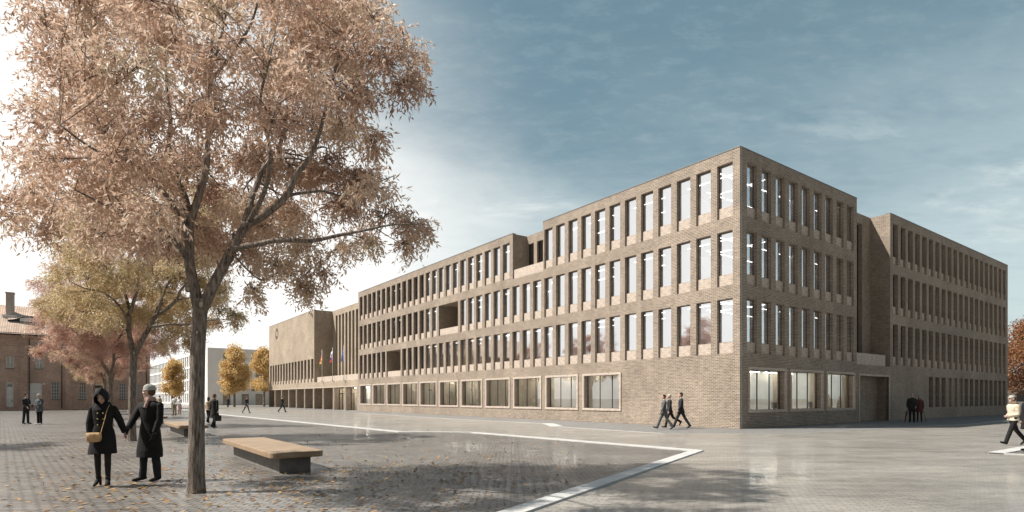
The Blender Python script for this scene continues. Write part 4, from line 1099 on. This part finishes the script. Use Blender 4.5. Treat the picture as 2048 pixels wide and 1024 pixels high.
def person(label, loc, yaw, height=1.75, legs=((0, 0), (0, 0)), arms=((.05, .10, .15), (.05, .10, .15)), lean=0.0, head=(0, 0), female=False,
           top='suit', top_c=('cloth_dark_suit', (.035, .036, .042)), leg_c=('cloth_dark_suit', (.035, .036, .042)), shoe_c=('shoe_black', (.02, .02, .02)),
           hair=('hair_dark', (.03, .022, .018)), hair_style='short', shirt=None, skin='skin', hem=None, hood=False, hat=None, scarf=None, detail=False,
           hands=None, skirt=None, leg_bare=False, gloves=None, vox=None, seed=0, stance=.0, extras=None, heels=0.0, shoulder_w=None):
    """x forward, y to the person's left, z up; lengths for a 1.75 m body, the Empty is scaled"""
    root = empty('person', (loc[0], loc[1], loc[2] if len(loc) > 2 else 0.004), yaw); root.scale = (height / 1.75,) * 3
    tag(root, label, 'person')
    V = Vector; vox = vox or (.0075 if detail else .013)
    sw = shoulder_w or (.165 if female else .19); hw_ = .088 if female else .086
    L1, L2 = .425, .43
    # legs relative to the pelvis, then drop the body until the lower sole touches the ground
    J = []
    for i, (a, k) in enumerate(legs):
        s = 1 if i == 0 else -1
        hip = V((0, s * hw_, -.03)); out = s * (.02 + stance)
        kn = hip + V((math.sin(a) * L1, out * .5, -math.cos(a) * L1)); an = kn + V((math.sin(a - k) * L2, out * .5, -math.cos(a - k) * L2))
        pitch = max(-1.0, min(.5, (a - k) * .9)) if abs(a - k) > .12 else 0.0
        if heels: pitch = pitch - .35
        fd = V((math.cos(pitch), s * .12, math.sin(pitch))).normalized(); up = V((-fd.z, 0, fd.x))
        heel = an - fd * .055 - up * .075; ball = an + fd * .135 - up * .078; toe = an + fd * .185 - up * .072
        J.append((hip, kn, an, fd, up, heel, ball, toe))
    low = min(min(j[5].z, j[6].z, j[7].z) for j in J) - .006
    P = V((0, 0, -low)); pz = P.z
    J = [tuple(q + P if i in (0, 1, 2, 5, 6, 7) else q for i, q in enumerate(j)) for j in J]
    sp = V((math.sin(lean), 0, math.cos(lean)))
    T = lambda h_, x=0.0, y=0.0: P + sp * h_ + V((x * math.cos(lean), y, -x * math.sin(lean)))
    neck = T(.545); shl = [T(.450, -.01, s * sw) for s in (1, -1)]
    hc = T(.70, .015) ; hq = Euler((0, head[1], head[0])).to_quaternion().to_matrix()
    hp = T(.60); hc = hp + hq @ V((.02, 0, .098))
    A = []
    for i in range(2):
        s = 1 if i == 0 else -1
        if isinstance(arms[i], Vector):
            wr = arms[i]; el, wr = ik(shl[i], wr, .285, .25, V((-.6, s * .5, -.3)))
        elif len(arms[i]) == 2:                   # (target, pole)
            el, wr = ik(shl[i], arms[i][0], .285, .25, arms[i][1])
        else:
            f, b, e = arms[i]; el = shl[i] + rot2(f, s * b) * .285; wr = el + rot2(f + e, s * (b * .2 - .04)) * .25
        A.append((shl[i], el, wr))
    def ring(c, rx, ry, n=16, pw=1.0):
        return [c + V((math.cos(t) * rx * math.cos(lean), math.sin(t) * ry, -math.cos(t) * rx * math.sin(lean))) for t in [2 * math.pi * j / n for j in range(n)]]
    # ---- body (skin), continuous
    B = MB()
    B.loft([ring(T(h_, x), rx, ry) for h_, x, rx, ry in ((-.10, 0, .085, .13), (0, 0, .10, .155), (.12, 0, .085, .125), (.28, .005, .10, .135), (.42, 0, .10, sw - .02), (.48, -.01, .075, sw - .06), (.535, -.01, .055, .07))])
    B.tube([T(.50, -.012), T(.56, -.004), hp, hc], [.062, .052, .05, .05], 12)
    B.ell(hc + hq @ V((-.006, 0, .035)), (.098, .077, .098), hq); B.ell(hc + hq @ V((.022, 0, -.045)), (.07, .058, .075), hq)
    B.ell(hc + hq @ V((.062, 0, -.092)), (.028, .03, .024), hq)
    B.tube([hc + hq @ V((.088, 0, .018)), hc + hq @ V((.108, 0, -.018)), hc + hq @ V((.088, 0, -.034))], [.011, .016, .012], 8)
    for s in (1, -1):
        B.ell(hc + hq @ V((-.01, s * .080, -.005)), (.022, .011, .032), hq, 0, 8, 6)
        B.ell(hc + hq @ V((.070, s * .033, .030)), (.022, .026, .010), hq, 0, 8, 6)
        B.ell(hc + hq @ V((.060, s * .040, -.022)), (.030, .024, .022), hq, 0, 8, 6)
    B.ell(hc + hq @ V((.085, 0, -.060)), (.014, .026, .008), hq, 0, 8, 6)
    for sh, el, wr in A: B.tube([sh, sh.lerp(el, .5), el, el.lerp(wr, .4), wr], [.052, .046, .040, .040, .027], 10)
    HB = MB() if gloves else B
    for i, (sh, el, wr) in enumerate(A):
        s = 1 if i == 0 else -1
        fd = (wr - el).normalized(); inw = V((0, -s, 0)); inw = (inw - fd * inw.dot(fd)).normalized(); th = fd.cross(inw) * (1 if s > 0 else -1)
        if th.x < 0: th = -th
        # palm faces the thigh (inw), thumb forward (th)
        kn0 = wr + fd * .085
        n8 = 10; rings = []
        for q, (du, w_, t_) in enumerate(((-.01, .026, .022), (.03, .036, .017), (.085, .041, .014), (.10, .036, .012))):
            rings.append([wr + fd * du + th * (math.cos(2*math.pi*j/n8) * w_) + inw * (math.sin(2*math.pi*j/n8) * t_) for j in range(n8)])
        HB.loft(rings)
        for q, (off, ln_) in enumerate(((.031, .072), (.011, .080), (-.010, .075), (-.030, .058))):
            p0 = wr + fd * .088 + th * off; curl = .35 + .12 * q
            p1 = p0 + (fd * math.cos(curl * .5) + inw * math.sin(curl * .5)) * ln_ * .45; p2 = p1 + (fd * math.cos(curl * 1.4) + inw * math.sin(curl * 1.4)) * ln_ * .32; p3 = p2 + (fd * math.cos(curl * 2.1) + inw * math.sin(curl * 2.1)) * ln_ * .25
            HB.tube([p0 - fd * .01, p1, p2, p3], [.0095, .009, .0085, .007], 7)
        t0 = wr + fd * .025 + th * .026; t1 = t0 + (fd * .6 + th * .7 + inw * .2).normalized() * .04; t2 = t1 + (fd * .9 + th * .2 + inw * .3).normalized() * .032
        HB.tube([t0 - th * .012, t1, t2], [.013, .011, .008], 7)
    for hip, kn, an, fd, up, heel, ball, toe in J:
        B.tube([hip + V((0, 0, .06)), hip.lerp(kn, .35), kn.lerp(hip, .1), kn, kn.lerp(an, .3), an.lerp(kn, .25), an - up * .02], [.078, .072, .054, .05, .05, .036, .034], 12)
        B.tube([heel + up * .035, an + fd * .04 - up * .035, ball + up * .026, toe + up * .02], [.028, .036, .034, .022], 8, 0, True, .8)
    remesh(B, 'body', [skin_mat(skin)], root, vox, 1)
    if gloves: remesh(HB, 'gloves', [cloth(*gloves)], root, vox, 1)
    # ---- face details
    if detail:
        for s in (1, -1):
            m = MB(); m.ell(hc + hq @ V((.077, s * .033, .012)), (.012, .014, .008), hq, 0, 8, 6); m.ell(hc + hq @ V((.086, s * .033, .012)), (.005, .006, .006), hq, 1, 8, 6)
            m.build('eye', [MAT['white_render'], MAT['dark_metal']], root)
            m = MB(); m.tube([hc + hq @ V((.088, s * .014, .032)), hc + hq @ V((.089, s * .034, .038)), hc + hq @ V((.078, s * .054, .032))], [.004, .005, .003], 6); m.build('eyebrow', cloth(*hair), root)
        m = MB(); m.tube([hc + hq @ V((.089, -.022, -.062)), hc + hq @ V((.099, 0, -.060)), hc + hq @ V((.089, .022, -.062))], [.004, .008, .004], 6); m.build('mouth', cloth('lips', (.42, .17, .15)), root)
    # ---- hair
    if not hood and hair_style != 'bald':
        hm = MB(); hm.ell(hc + hq @ V((-.022, 0, .050)), (.100, .088, .094), hq)
        hm.ell(hc + hq @ V((-.052, 0, -.005)), (.062, .078, .075), hq)
        if hair_style == 'long':
            hm.ell(hc + hq @ V((-.04, 0, -.07)), (.075, .095, .11), hq); hm.ell(hc + hq @ V((-.03, .06, -.04)), (.05, .035, .10), hq); hm.ell(hc + hq @ V((-.03, -.06, -.04)), (.05, .035, .10), hq)
        if hair_style == 'bun': hm.ell(hc + hq @ V((-.10, 0, .07)), (.045, .045, .045), hq)
        remesh(hm, 'hair', [cloth(*hair)], root, vox, 1, .004, seed)
    # ---- trousers or tights
    tm = MB(); fat = .0 if leg_bare else .014
    for hip, kn, an, fd, up, heel, ball, toe in J:
        cuff = an - (an - kn).normalized() * .0
        tm.tube([hip + V((0, 0, .08)), hip.lerp(kn, .35), kn.lerp(hip, .1), kn, kn.lerp(an, .35), cuff + up * .01 - up * .03], [.088 + fat, .078 + fat, .060 + fat, .056 + fat, .055 + fat, .040 + fat * 1.6], 12)
    tm.loft([ring(T(h_), rx, ry) for h_, rx, ry in ((-.10, .09, .14), (0, .115, .168), (.10, .105, .15), (.14, .10, .14))])
    remesh(tm, 'tights' if leg_bare else 'trousers', [cloth(*leg_c)], root, vox, 2, .004 if not leg_bare else 0, seed + 1)
    # ---- shoes
    for hip, kn, an, fd, up, heel, ball, toe in J:
        s = MB(); s.tube([heel + up * .045 - fd * .012, an + fd * .02 - up * .03, an + fd * .09 - up * .045, ball + up * .03, toe + up * .024 + fd * .018], [.036, .044, .043, .041, .025], 10, 0, True, .82)
        s.tube([an + up * .05, an - up * .02, heel.lerp(an, .5) - up * .01], [.042, .043, .042], 10)
        if heels: s.box(heel.x - .02, heel.x + .02, heel.y - .02, heel.y + .02, 0.0, heel.z + .03)
        sole = MB()
        remesh(s, 'shoe', [cloth(*shoe_c)], root, vox, 1)
    # ---- upper garment
    hem_h = hem if hem is not None else {'suit': -.10, 'coat': -.36, 'puffer': -.16, 'shirt': .02}[top]
    bulk = {'suit': .018, 'coat': .026, 'puffer': .032, 'shirt': .010}[top]
    cm = MB(); rows = [(.555, -.012, .058, .068), (.528, -.012, .074, .108), (.50, -.01, .086 + bulk * .5, sw - .040 + bulk * .2), (.47, -.006, .096 + bulk * .7, sw + .002 + bulk * .4), (.42, 0, .108 + bulk, sw - .005 + bulk * .7), (.28, .004, .108 + bulk, .142 + bulk), (.13, 0, .102 + bulk, (.125 if female else .135) + bulk), (0, 0, .118 + bulk, .162 + bulk)]
    if hem_h < 0:
        n_ = 4
        fwd = (J[0][1].x + J[1][1].x) * .5 - P.x
        spread = abs(J[0][1].x - J[1][1].x) * .5
        for q in range(1, n_ + 1):
            hh = hem_h * q / n_; f_ = min(1, -hh / .42)
            rows.append((hh, fwd * f_ * .8, .118 + bulk + .035 * f_ + spread * f_ * .9, .165 + bulk + .045 * f_))
    else: rows[-1] = (hem_h, 0, .112 + bulk, .155 + bulk)
    cm.loft([ring(T(h_, x) if h_ > 0 else P + V((x, 0, h_)), rx, ry, 20) for h_, x, rx, ry in rows])
    sl_r = {'suit': (.066, .058, .05, .043), 'coat': (.074, .066, .058, .050), 'puffer': (.078, .074, .066, .050), 'shirt': (.058, .052, .046, .038)}[top]
    for sh, el, wr in A:
        cm.ell(sh - V((0, 0, .012)), (sl_r[0] * .90,) * 3); cm.tube([sh - V((0, 0, .012)), sh.lerp(el, .5), el, el.lerp(wr, .5), wr.lerp(el, .03)], [sl_r[0] * .90, sl_r[1], sl_r[1] * .97, sl_r[2], sl_r[3]], 12)
    if top == 'coat' and not hood: cm.tube([T(.54, -.07, 0), T(.555, -.03, .07), T(.50, .06, .06), T(.40, .115 + bulk, .02)], [.025, .024, .024, .012], 8); cm.tube([T(.54, -.07, 0), T(.555, -.03, -.07), T(.50, .06, -.06), T(.40, .115 + bulk, -.02)], [.025, .024, .024, .012], 8)
    nm = {'suit': 'jacket', 'coat': 'coat', 'puffer': 'puffer_jacket', 'shirt': 'shirt'}[top]
    remesh(cm, nm, [cloth(*top_c)], root, vox, 2, .006 if top != 'puffer' else .012, seed + 2)
    if shirt:
        s = MB(); s.tube([T(.545, .0), T(.575, .0)], [.062, .055], 10); s.poly([T(.56, .058, .03), T(.56, .058, -.03), T(.36, .113 + bulk + .014, 0)]); s.poly([T(.56, .06, -.03), T(.56, .06, .03), T(.36, .115 + bulk + .014, 0)])
        s.build('shirt', cloth(*shirt), root)
    if skirt:
        s = MB(); s.loft([ring(P + V((0, 0, h_)), rx, ry, 18) for h_, rx, ry in ((.10, .115, .15), (0, .135, .18), (-.2, .16, .20), (skirt[0], .185, .225))]); remesh(s, 'skirt', [cloth(*skirt[1])], root, vox, 2, .006, seed)
    if scarf:
        s = MB(); 
        for q, (h_, r) in enumerate(((.535, .072), (.56, .072), (.58, .062))):
            s.tube([T(h_ + .008 * math.sin(3 * t), r * math.cos(t) - .004, (r + .004) * math.sin(t)) for t in np.linspace(0, 6.28, 15)], .026, 8)
        s.tube([T(.55, .07, .03), T(.48, .115, .04), T(.40, .145, .035)], [.03, .035, .028], 8)
        remesh(s, 'scarf', [cloth(*scarf)], root, vox, 1, .004, seed)
    if hat:
        kind, mc = hat; s = MB()
        if kind == 'beanie':
            s.ell(hc + hq @ V((-.014, 0, .062)), (.112, .095, .092), hq); s.tube([hc + hq @ V((-.012 + (.102 * math.cos(t)), .087 * math.sin(t), .040 - .018 * math.cos(t))) for t in np.linspace(0, 6.28, 17)], .014, 8)
        else:
            s.ell(hc + hq @ V((-.012, 0, .06)), (.108, .093, .08), hq); s.ell(hc + hq @ V((.095, 0, .045)), (.06, .07, .012), hq)
        remesh(s, kind, [cloth(*mc)], root, vox, 1, .003, seed)
    if hood:
        s = MB(); n = 18; rings = []
        # a soft cowl round the head: opening forward and down
        for q, (x, rx, z0, wid) in enumerate(((-.125, .03, .02, .03), (-.105, .085, .02, .08), (-.05, .128, .015, .115), (.02, .145, .0, .128), (.085, .152, -.008, .122), (.135, .138, -.012, .105))):
            rings.append([hc + hq @ V((x + .028 * math.sin(t) , wid * math.cos(t), z0 + .012 + rx * math.sin(t) + (.055 * max(0, math.sin(t)) ** 5 if q > 1 else 0))) for t in [2 * math.pi * j / n for j in range(n)]])
        inner = []
        for q in (5, 4, 3, 2):
            x, rx, z0, wid = ((-.125, .03, .02, .03), (-.105, .085, .02, .08), (-.05, .128, .015, .115), (.02, .145, .0, .128), (.085, .152, -.008, .122), (.135, .138, -.012, .105))[q]
            inner.append([hc + hq @ V((x + .028 * math.sin(t), (wid - .017) * math.cos(t), z0 + .012 + (rx - .017) * math.sin(t) + (.055 * max(0, math.sin(t)) ** 5))) for t in [2 * math.pi * j / n for j in range(n)]])
        s.loft(rings + inner); s.loft([ring(T(h_, -.02), rx, ry) for h_, rx, ry in ((.47, .13, .17), (.53, .115, .135), (.575, .09, .105))])
        remesh(s, 'hood', [cloth(*top_c)], root, vox, 1, .004, seed)
    info = dict(root=root, T=T, P=P, A=A, J=J, hc=hc, hq=hq, vox=vox)
    if extras: extras(info)
    return info

def walk(st): return ((st, .10), (-st * .85, .38))        # left leg forward
DARK = ('cloth_dark_suit', (.030, .031, .036)); NAVY = ('cloth_navy_suit', (.028, .034, .050)); GREY = ('cloth_grey_suit', (.105, .11, .115)); BLACK = ('cloth_black_wool', (.013, .0125, .013))
WHITE = ('cloth_white_cotton', (.75, .75, .74)); BEIGE = ('cloth_beige', (.52, .42, .29)); KHAKI = ('cloth_khaki', (.33, .28, .20)); GREYH = ('hair_grey', (.50, .49, .47)); BROWNH = ('hair_brown', (.11, .065, .035))
def put(px, py): q = ground(px, py); return (q.x, q.y, .004)
def world_to(info, w):                          # world point in a person's own lengths
    r = info if not isinstance(info, dict) else info['root']
    m = Matrix.LocRotScale(r.location, r.rotation_euler, r.scale); return m.inverted() @ Vector(w)

# ---- the couple
wl_, ml_ = put(206, 973), put(300, 962)
HAND = Vector((-7.20, 10.84, .93))            # where their hands meet
def face(px, py_loc, extra=0):                   # yaw that looks at the camera
    return math.atan2(-py_loc[1], -py_loc[0]) + extra
class D: pass
def local(loc, yaw, hgt, w):
    return Matrix.LocRotScale(Vector(loc), Euler((0, 0, yaw)), Vector((hgt / 1.75,) * 3)).inverted() @ Vector(w)
wy = R(-72); my = R(-104)
def woman_extra(I):
    T = I['T']; root = I['root']
    m = MB()                                     # six buttons of the double-breasted front
    for h_ in (.36, .25, .14):
        for s in (.045, -.045): m.ell(T(h_, .140 - .004 * (h_ < .2), s), (.008, .013, .013), None, 0, 8, 6)
    m.build('buttons', cloth('brass_button', (.55, .42, .20), .3), root)
    m = MB(); m.loft([[T(h_, x, y0 + math.cos(t) * .10 * k) for t in (0,)] for h_, x, y0, k in ((0, 0, 0, 0),)]) if False else None
    m.tube([T(.04, .158, .0), T(.035, .164, -.09)], .014, 6)
for_w = person('woman in a black hooded double breasted coat holding hands with the man in the beanie', wl_, wy, 1.66, legs=((.16, .10), (-.06, .12)), stance=.0,
    arms=((local(wl_, wy, 1.66, HAND + Vector((.03, -.03, -.01))), Vector((-.4, .8, -.2))), (.02, .14, .12)), head=(.05, .62), female=True, top='coat', top_c=BLACK, leg_c=('dark_tights', (.03, .024, .022)), leg_bare=True,
    hem=-.41, hood=True, detail=True, skin='skin_pale', gloves=('pink_knit', (.42, .20, .19)), hair=BROWNH, shoe_c=('boot_black', (.016, .015, .015)), heels=.05, seed=3, extras=woman_extra, shoulder_w=.17)
# her tan shoulder bag is carried, so it is a thing of its own
def shoulder_bag():
    T = for_w['T']; Mx = Matrix.LocRotScale(Vector(wl_), Euler((0, 0, wy)), Vector((1.66 / 1.75,) * 3)); W = lambda p: Mx @ p
    base = W(T(-.09, .19, -.085)); root = empty('shoulder_bag', base, wy); tag(root, 'small tan leather shoulder bag hanging across the black coat', 'bag')
    lo = lambda p: Matrix.Rotation(-wy, 3, 'Z') @ (W(p) - base)
    n = 16; rings = []
    for x, k in ((-.035, .86), (-.028, 1.0), (.022, 1.0), (.032, .88)):
        ring_ = []
        for j in range(n):
            t = 2 * math.pi * j / n; c, s_ = math.cos(t), math.sin(t)
            ring_.append(Vector((x, .115 * k * math.copysign(abs(c) ** .6, c), .085 * k * (math.copysign(abs(s_) ** .55, s_) if s_ < 0 else s_ ** .35))))
        rings.append(ring_)
    m = MB(); m.loft(rings); m.build('bag_body', cloth('tan_leather', (.52, .33, .17), .5), root)
    fl = []
    for x, k in ((.030, 1.0), (.042, .96)):
        fl.append([Vector((x, .112 * k * math.cos(t), (.085 * k if math.sin(t) > 0 else 0) - (.045 * k * -min(0, math.sin(t)))) ) for t in [2 * math.pi * j / 16 for j in range(16)]])
    m = MB(); m.loft(fl); f = m.build('flap', cloth('tan_leather_light', (.60, .40, .22), .5), root)
    m = MB(); m.ell((.046, 0, -.02), (.006, .014, .010), None, 0, 8, 6); m.build('clasp', cloth('brass_button', (.55, .42, .20), .3), f)
    pts_ = [lo(T(h_, x, y)) for h_, x, y in ((-.01, .178, .02), (.12, .158, .045), (.28, .160, .085), (.40, .150, .105), (.50, .06, .115), (.535, -.03, .105), (.48, -.13, .05), (.30, -.15, -.06), (.12, -.13, -.15), (.02, -.02, -.19), (-.01, .12, -.18))]
    Q, q = smooth_path(pts_, [.009] * len(pts_), 4); m = MB(); m.tube(Q, q, 6, 0, True, .5); m.build('strap', cloth('tan_leather_light', (.60, .40, .22), .5), root)
shoulder_bag()
person('man in a grey beanie and long black coat holding hands with the hooded woman', ml_, my, 1.80, legs=((-.03, .02), (.05, .04)), stance=.035,
    arms=((Vector((.10, .21, .90)), Vector((-.5, .9, -.2))), (local(ml_, my, 1.80, HAND + Vector((-.02, .02, -.03))), Vector((-.3, -.7, -.3)))), head=(-1.28, .02), top='coat', top_c=BLACK, leg_c=('dark_denim', (.022, .022, .026)), hem=-.52, shoulder_w=.212,
    hair=BROWNH, detail=True, skin='skin_pale', hat=('beanie', ('grey_knit', (.36, .36, .335))), scarf=('dusty_scarf', (.34, .225, .19)), gloves=('glove_black', (.015, .015, .015)), shoe_c=('boot_dark', (.025, .02, .018)), seed=9)

# ---- people farther off
def bag_in_hand(I, name, label, cat, size, col, side=1, drop=.12, hand_x=0.0):
    r = I['root']; Mx = Matrix.LocRotScale(r.location, r.rotation_euler, r.scale); w = I['A'][side][2] + Vector((hand_x, 0, -.10))
    base = Mx @ (w - Vector((0, 0, drop + size[2]))); o = empty(name, base, r.rotation_euler.z); tag(o, label, cat)
    a, b, c = size; m = MB(); m.box(-a / 2, a / 2, -b / 2, b / 2, 0, c); m.box(-a / 2 + .02, a / 2 - .02, b / 2 + .001, b / 2 + .012, c * .45, c - .01); m.build('case', cloth(*col), o)
    m = MB(); m.tube([(-.07, 0, c - .01), (-.06, 0, c + drop * .7), (0, 0, c + drop), (.06, 0, c + drop * .7), (.07, 0, c - .01)], .012, 6); m.build('handle', cloth(*col), o)
def stick_in_hand(I, label, col, side, umbrella):
    r = I['root']; Mx = Matrix.LocRotScale(r.location, r.rotation_euler, r.scale); w = Mx @ (I['A'][side][2] + Vector((.03, 0, -.08)))
    o = empty('umbrella' if umbrella else 'walking_stick', (w.x, w.y, .006), r.rotation_euler.z); tag(o, label, 'umbrella' if umbrella else 'stick')
    h_ = w.z - .006; s = (1 if side == 0 else -1)
    top = Vector((0, 0, h_ + .03)); bot = Vector((.05, s * .16, 0.0))
    m = MB(); m.tube([bot, bot.lerp(top, .12), bot.lerp(top, .8), bot.lerp(top, .84)], [.008, .025, .055, .012] if umbrella else [.012, .012, .012, .012], 8); m.build('canopy' if umbrella else 'shaft', cloth(*col), o)
    m = MB(); m.tube([bot.lerp(top, .84), top, top + Vector((.03, 0, .04)), top + Vector((.07, 0, .03))], .013, 6); m.build('handle', cloth('handle_wood', (.20, .10, .05), .5), o)

person('man in a dark suit facing the man in the grey blue jacket', put(52, 848), R(-5), 1.84, legs=((.05, .03), (-.06, .05)), arms=((.25, .08, .6), (.2, .08, .7)), top='suit', top_c=DARK, leg_c=DARK, shirt=WHITE, seed=20, hem=-.18)
person('man in a grey blue jacket and white trainers near the warehouse', put(79, 849), R(-100), 1.80, legs=((.03, .02), (-.03, .02)), arms=((.35, .02, 1.25), (.3, .02, 1.3)), head=(.1, .3), top='puffer', top_c=('cloth_slate_puffer', (.10, .115, .135)), hem=-.22, leg_c=BLACK, shoe_c=('trainer_white', (.70, .70, .70)), hair=GREYH, seed=21, stance=.02)
I = person('person in a beige jacket walking away behind the man in the beanie', put(319, 820), R(95), 1.85, legs=walk(.22), top='suit', top_c=BEIGE, leg_c=BLACK, seed=22, hem=-.08)
bag_in_hand(I, 'handbag', 'dark handbag carried by the person in the beige jacket', 'bag', (.38, .12, .26), BLACK, 1)
person('man in a white shirt and khaki trousers beside the woman in pink', put(349, 831), R(-80), 1.80, legs=((.04, .02), (-.04, .02)), arms=((.05, .1, .2), (.25, .08, .9)), top='shirt', top_c=WHITE, leg_c=KHAKI, seed=23)
person('woman in a white top and pale pink skirt left of the large trunk', put(359, 832), R(-95), 1.72, legs=((.05, .02), (-.05, .02)), arms=((.35, .1, .9), (.3, .1, .9)), female=True, top='shirt', top_c=WHITE, leg_c=('bare_legs', (.55, .37, .29)), leg_bare=True, skirt=(-.40, ('cloth_pale_pink', (.60, .42, .42))), hair_style='long', shoe_c=('sandal_white', (.7, .68, .66)), seed=24)
I = person('man in a long dark coat walking away with a briefcase right of the large trunk', put(429, 856.5), R(70), 1.76, legs=walk(.16), arms=((.03, .1, .1), (-.05, .10, .1)), top='coat', top_c=('cloth_charcoal_coat', (.022, .021, .020)), hem=-.42, leg_c=BLACK, hair=BROWNH, seed=25)
bag_in_hand(I, 'briefcase', 'black briefcase carried by the man in the long dark coat', 'briefcase', (.42, .11, .30), ('black_leather', (.014, .013, .013), .5), 1)
I = person('person in a beige top half hidden behind the large trunk', put(417, 846), R(80), 1.62, legs=walk(.2), top='suit', top_c=('cloth_tan_jacket', (.40, .31, .22)), leg_c=BLACK, hair=BROWNH, seed=26, female=True, hair_style='long')
person('far woman in a dark dress standing before the pale block', put(456, 815), R(-80), 1.66, legs=((.04, .02), (-.04, .02)), female=True, top='suit', top_c=NAVY, leg_c=BLACK, hair_style='long', seed=27, skirt=(-.35, NAVY), vox=.02)
I = person('woman in a dark jacket and grey skirt striding across the square before the pale block', put(493, 827), R(-25), 1.74, legs=walk(.42), arms=((-.35, .08, .3), (.4, .08, .6)), female=True, top='suit', top_c=NAVY, leg_c=BLACK, leg_bare=True, skirt=(-.22, ('cloth_grey_skirt', (.26, .26, .27))), hair_style='bun', hair=BROWNH, seed=28)
person('man in a dark suit walking past the arcade of the clock block', put(565, 825), R(-10), 1.80, legs=walk(.38), arms=((-.3, .06, .2), (.3, .06, .35)), top='suit', top_c=DARK, leg_c=DARK, shirt=WHITE, seed=29)
person('man in a grey suit striding along the sunny brick wall', put(1328, 859), R(172), 1.76, legs=((-.36, .30), (.42, .06)), arms=((.25, .07, .25), (-.25, .07, .2)), top='suit', top_c=GREY, leg_c=GREY, shirt=WHITE, seed=30, hem=-.14)
person('white haired man in a dark suit half hidden behind the grey suited man', put(1339, 856), R(172), 1.78, legs=((.30, .10), (-.50, .55)), top='suit', top_c=DARK, leg_c=DARK, shirt=WHITE, hair=GREYH, seed=31, hem=-.14)
person('dark haired man in a dark suit following the grey suited man', put(1362, 857), R(172), 1.86, legs=((-.42, .14), (.42, .06)), arms=((.2, .06, .3), (-.12, .06, .3)), top='suit', top_c=DARK, leg_c=DARK, shirt=WHITE, seed=32, hem=-.14)
I = person('bald man in a dark green jacket by the shaded brick wall', put(1824, 845.6), R(-125), 1.86, legs=((.04, .03), (-.03, .02)), arms=((.1, .02, .8), (.02, .12, .1)), top='puffer', top_c=('cloth_dark_green', (.028, .036, .032)), hem=-.2, leg_c=('cloth_dark_trousers', (.02, .02, .022)), hair_style='bald', seed=33)
stick_in_hand(I, 'furled dark red umbrella held by the bald man', ('umbrella_red', (.13, .03, .03)), 1, True)
I = person('woman in a dark red coat with a walking stick by the shaded brick wall', put(1839, 844.4), R(-125), 1.72, legs=((.05, .03), (-.03, .02)), arms=((.05, .14, .15), (.2, .05, 1.0)), female=True, top='coat', top_c=('cloth_maroon', (.13, .045, .045)), hem=-.30, leg_c=('dark_tights', (.03, .024, .022)), leg_bare=True, hair_style='long', seed=34)
stick_in_hand(I, 'thin black walking stick held by the woman in the dark red coat', BLACK, 0, False)
def fur(I):
    m = MB(); T = I['T']
    m.tube([T(.53 + .02 * math.cos(t), .075 * math.cos(t) - .035, .10 * math.sin(t)) for t in np.linspace(0, 6.28, 15)], .052, 8); remesh(m, 'fur_collar', [cloth('fur_brown', (.17, .12, .085))], I['root'], .013, 1, .012, 4)
person('person in a flat cap and cream jacket with a brown fur collar', put(2027, 890), R(176), 1.70, legs=((.42, .04), (-.42, .30)), arms=((Vector((.17, .05, 1.02)), Vector((-.8, .5, -.3))), (Vector((.17, -.05, 1.02)), Vector((-.8, -.5, -.3)))), lean=.04, head=(0, .05), top='puffer', top_c=('cloth_cream', (.56, .49, .385)), hem=-.06, leg_c=BLACK, hat=('flat_cap', ('cap_grey', (.36, .33, .30))), hair=BROWNH, seed=35, extras=fur, skin='skin_pale')
person('person in dark clothes cut off by the right edge of the view', put(2059, 903), R(178), 1.76, legs=((.20, .05), (-.25, .3)), top='coat', top_c=BLACK, hem=-.3, leg_c=BLACK, seed=36)
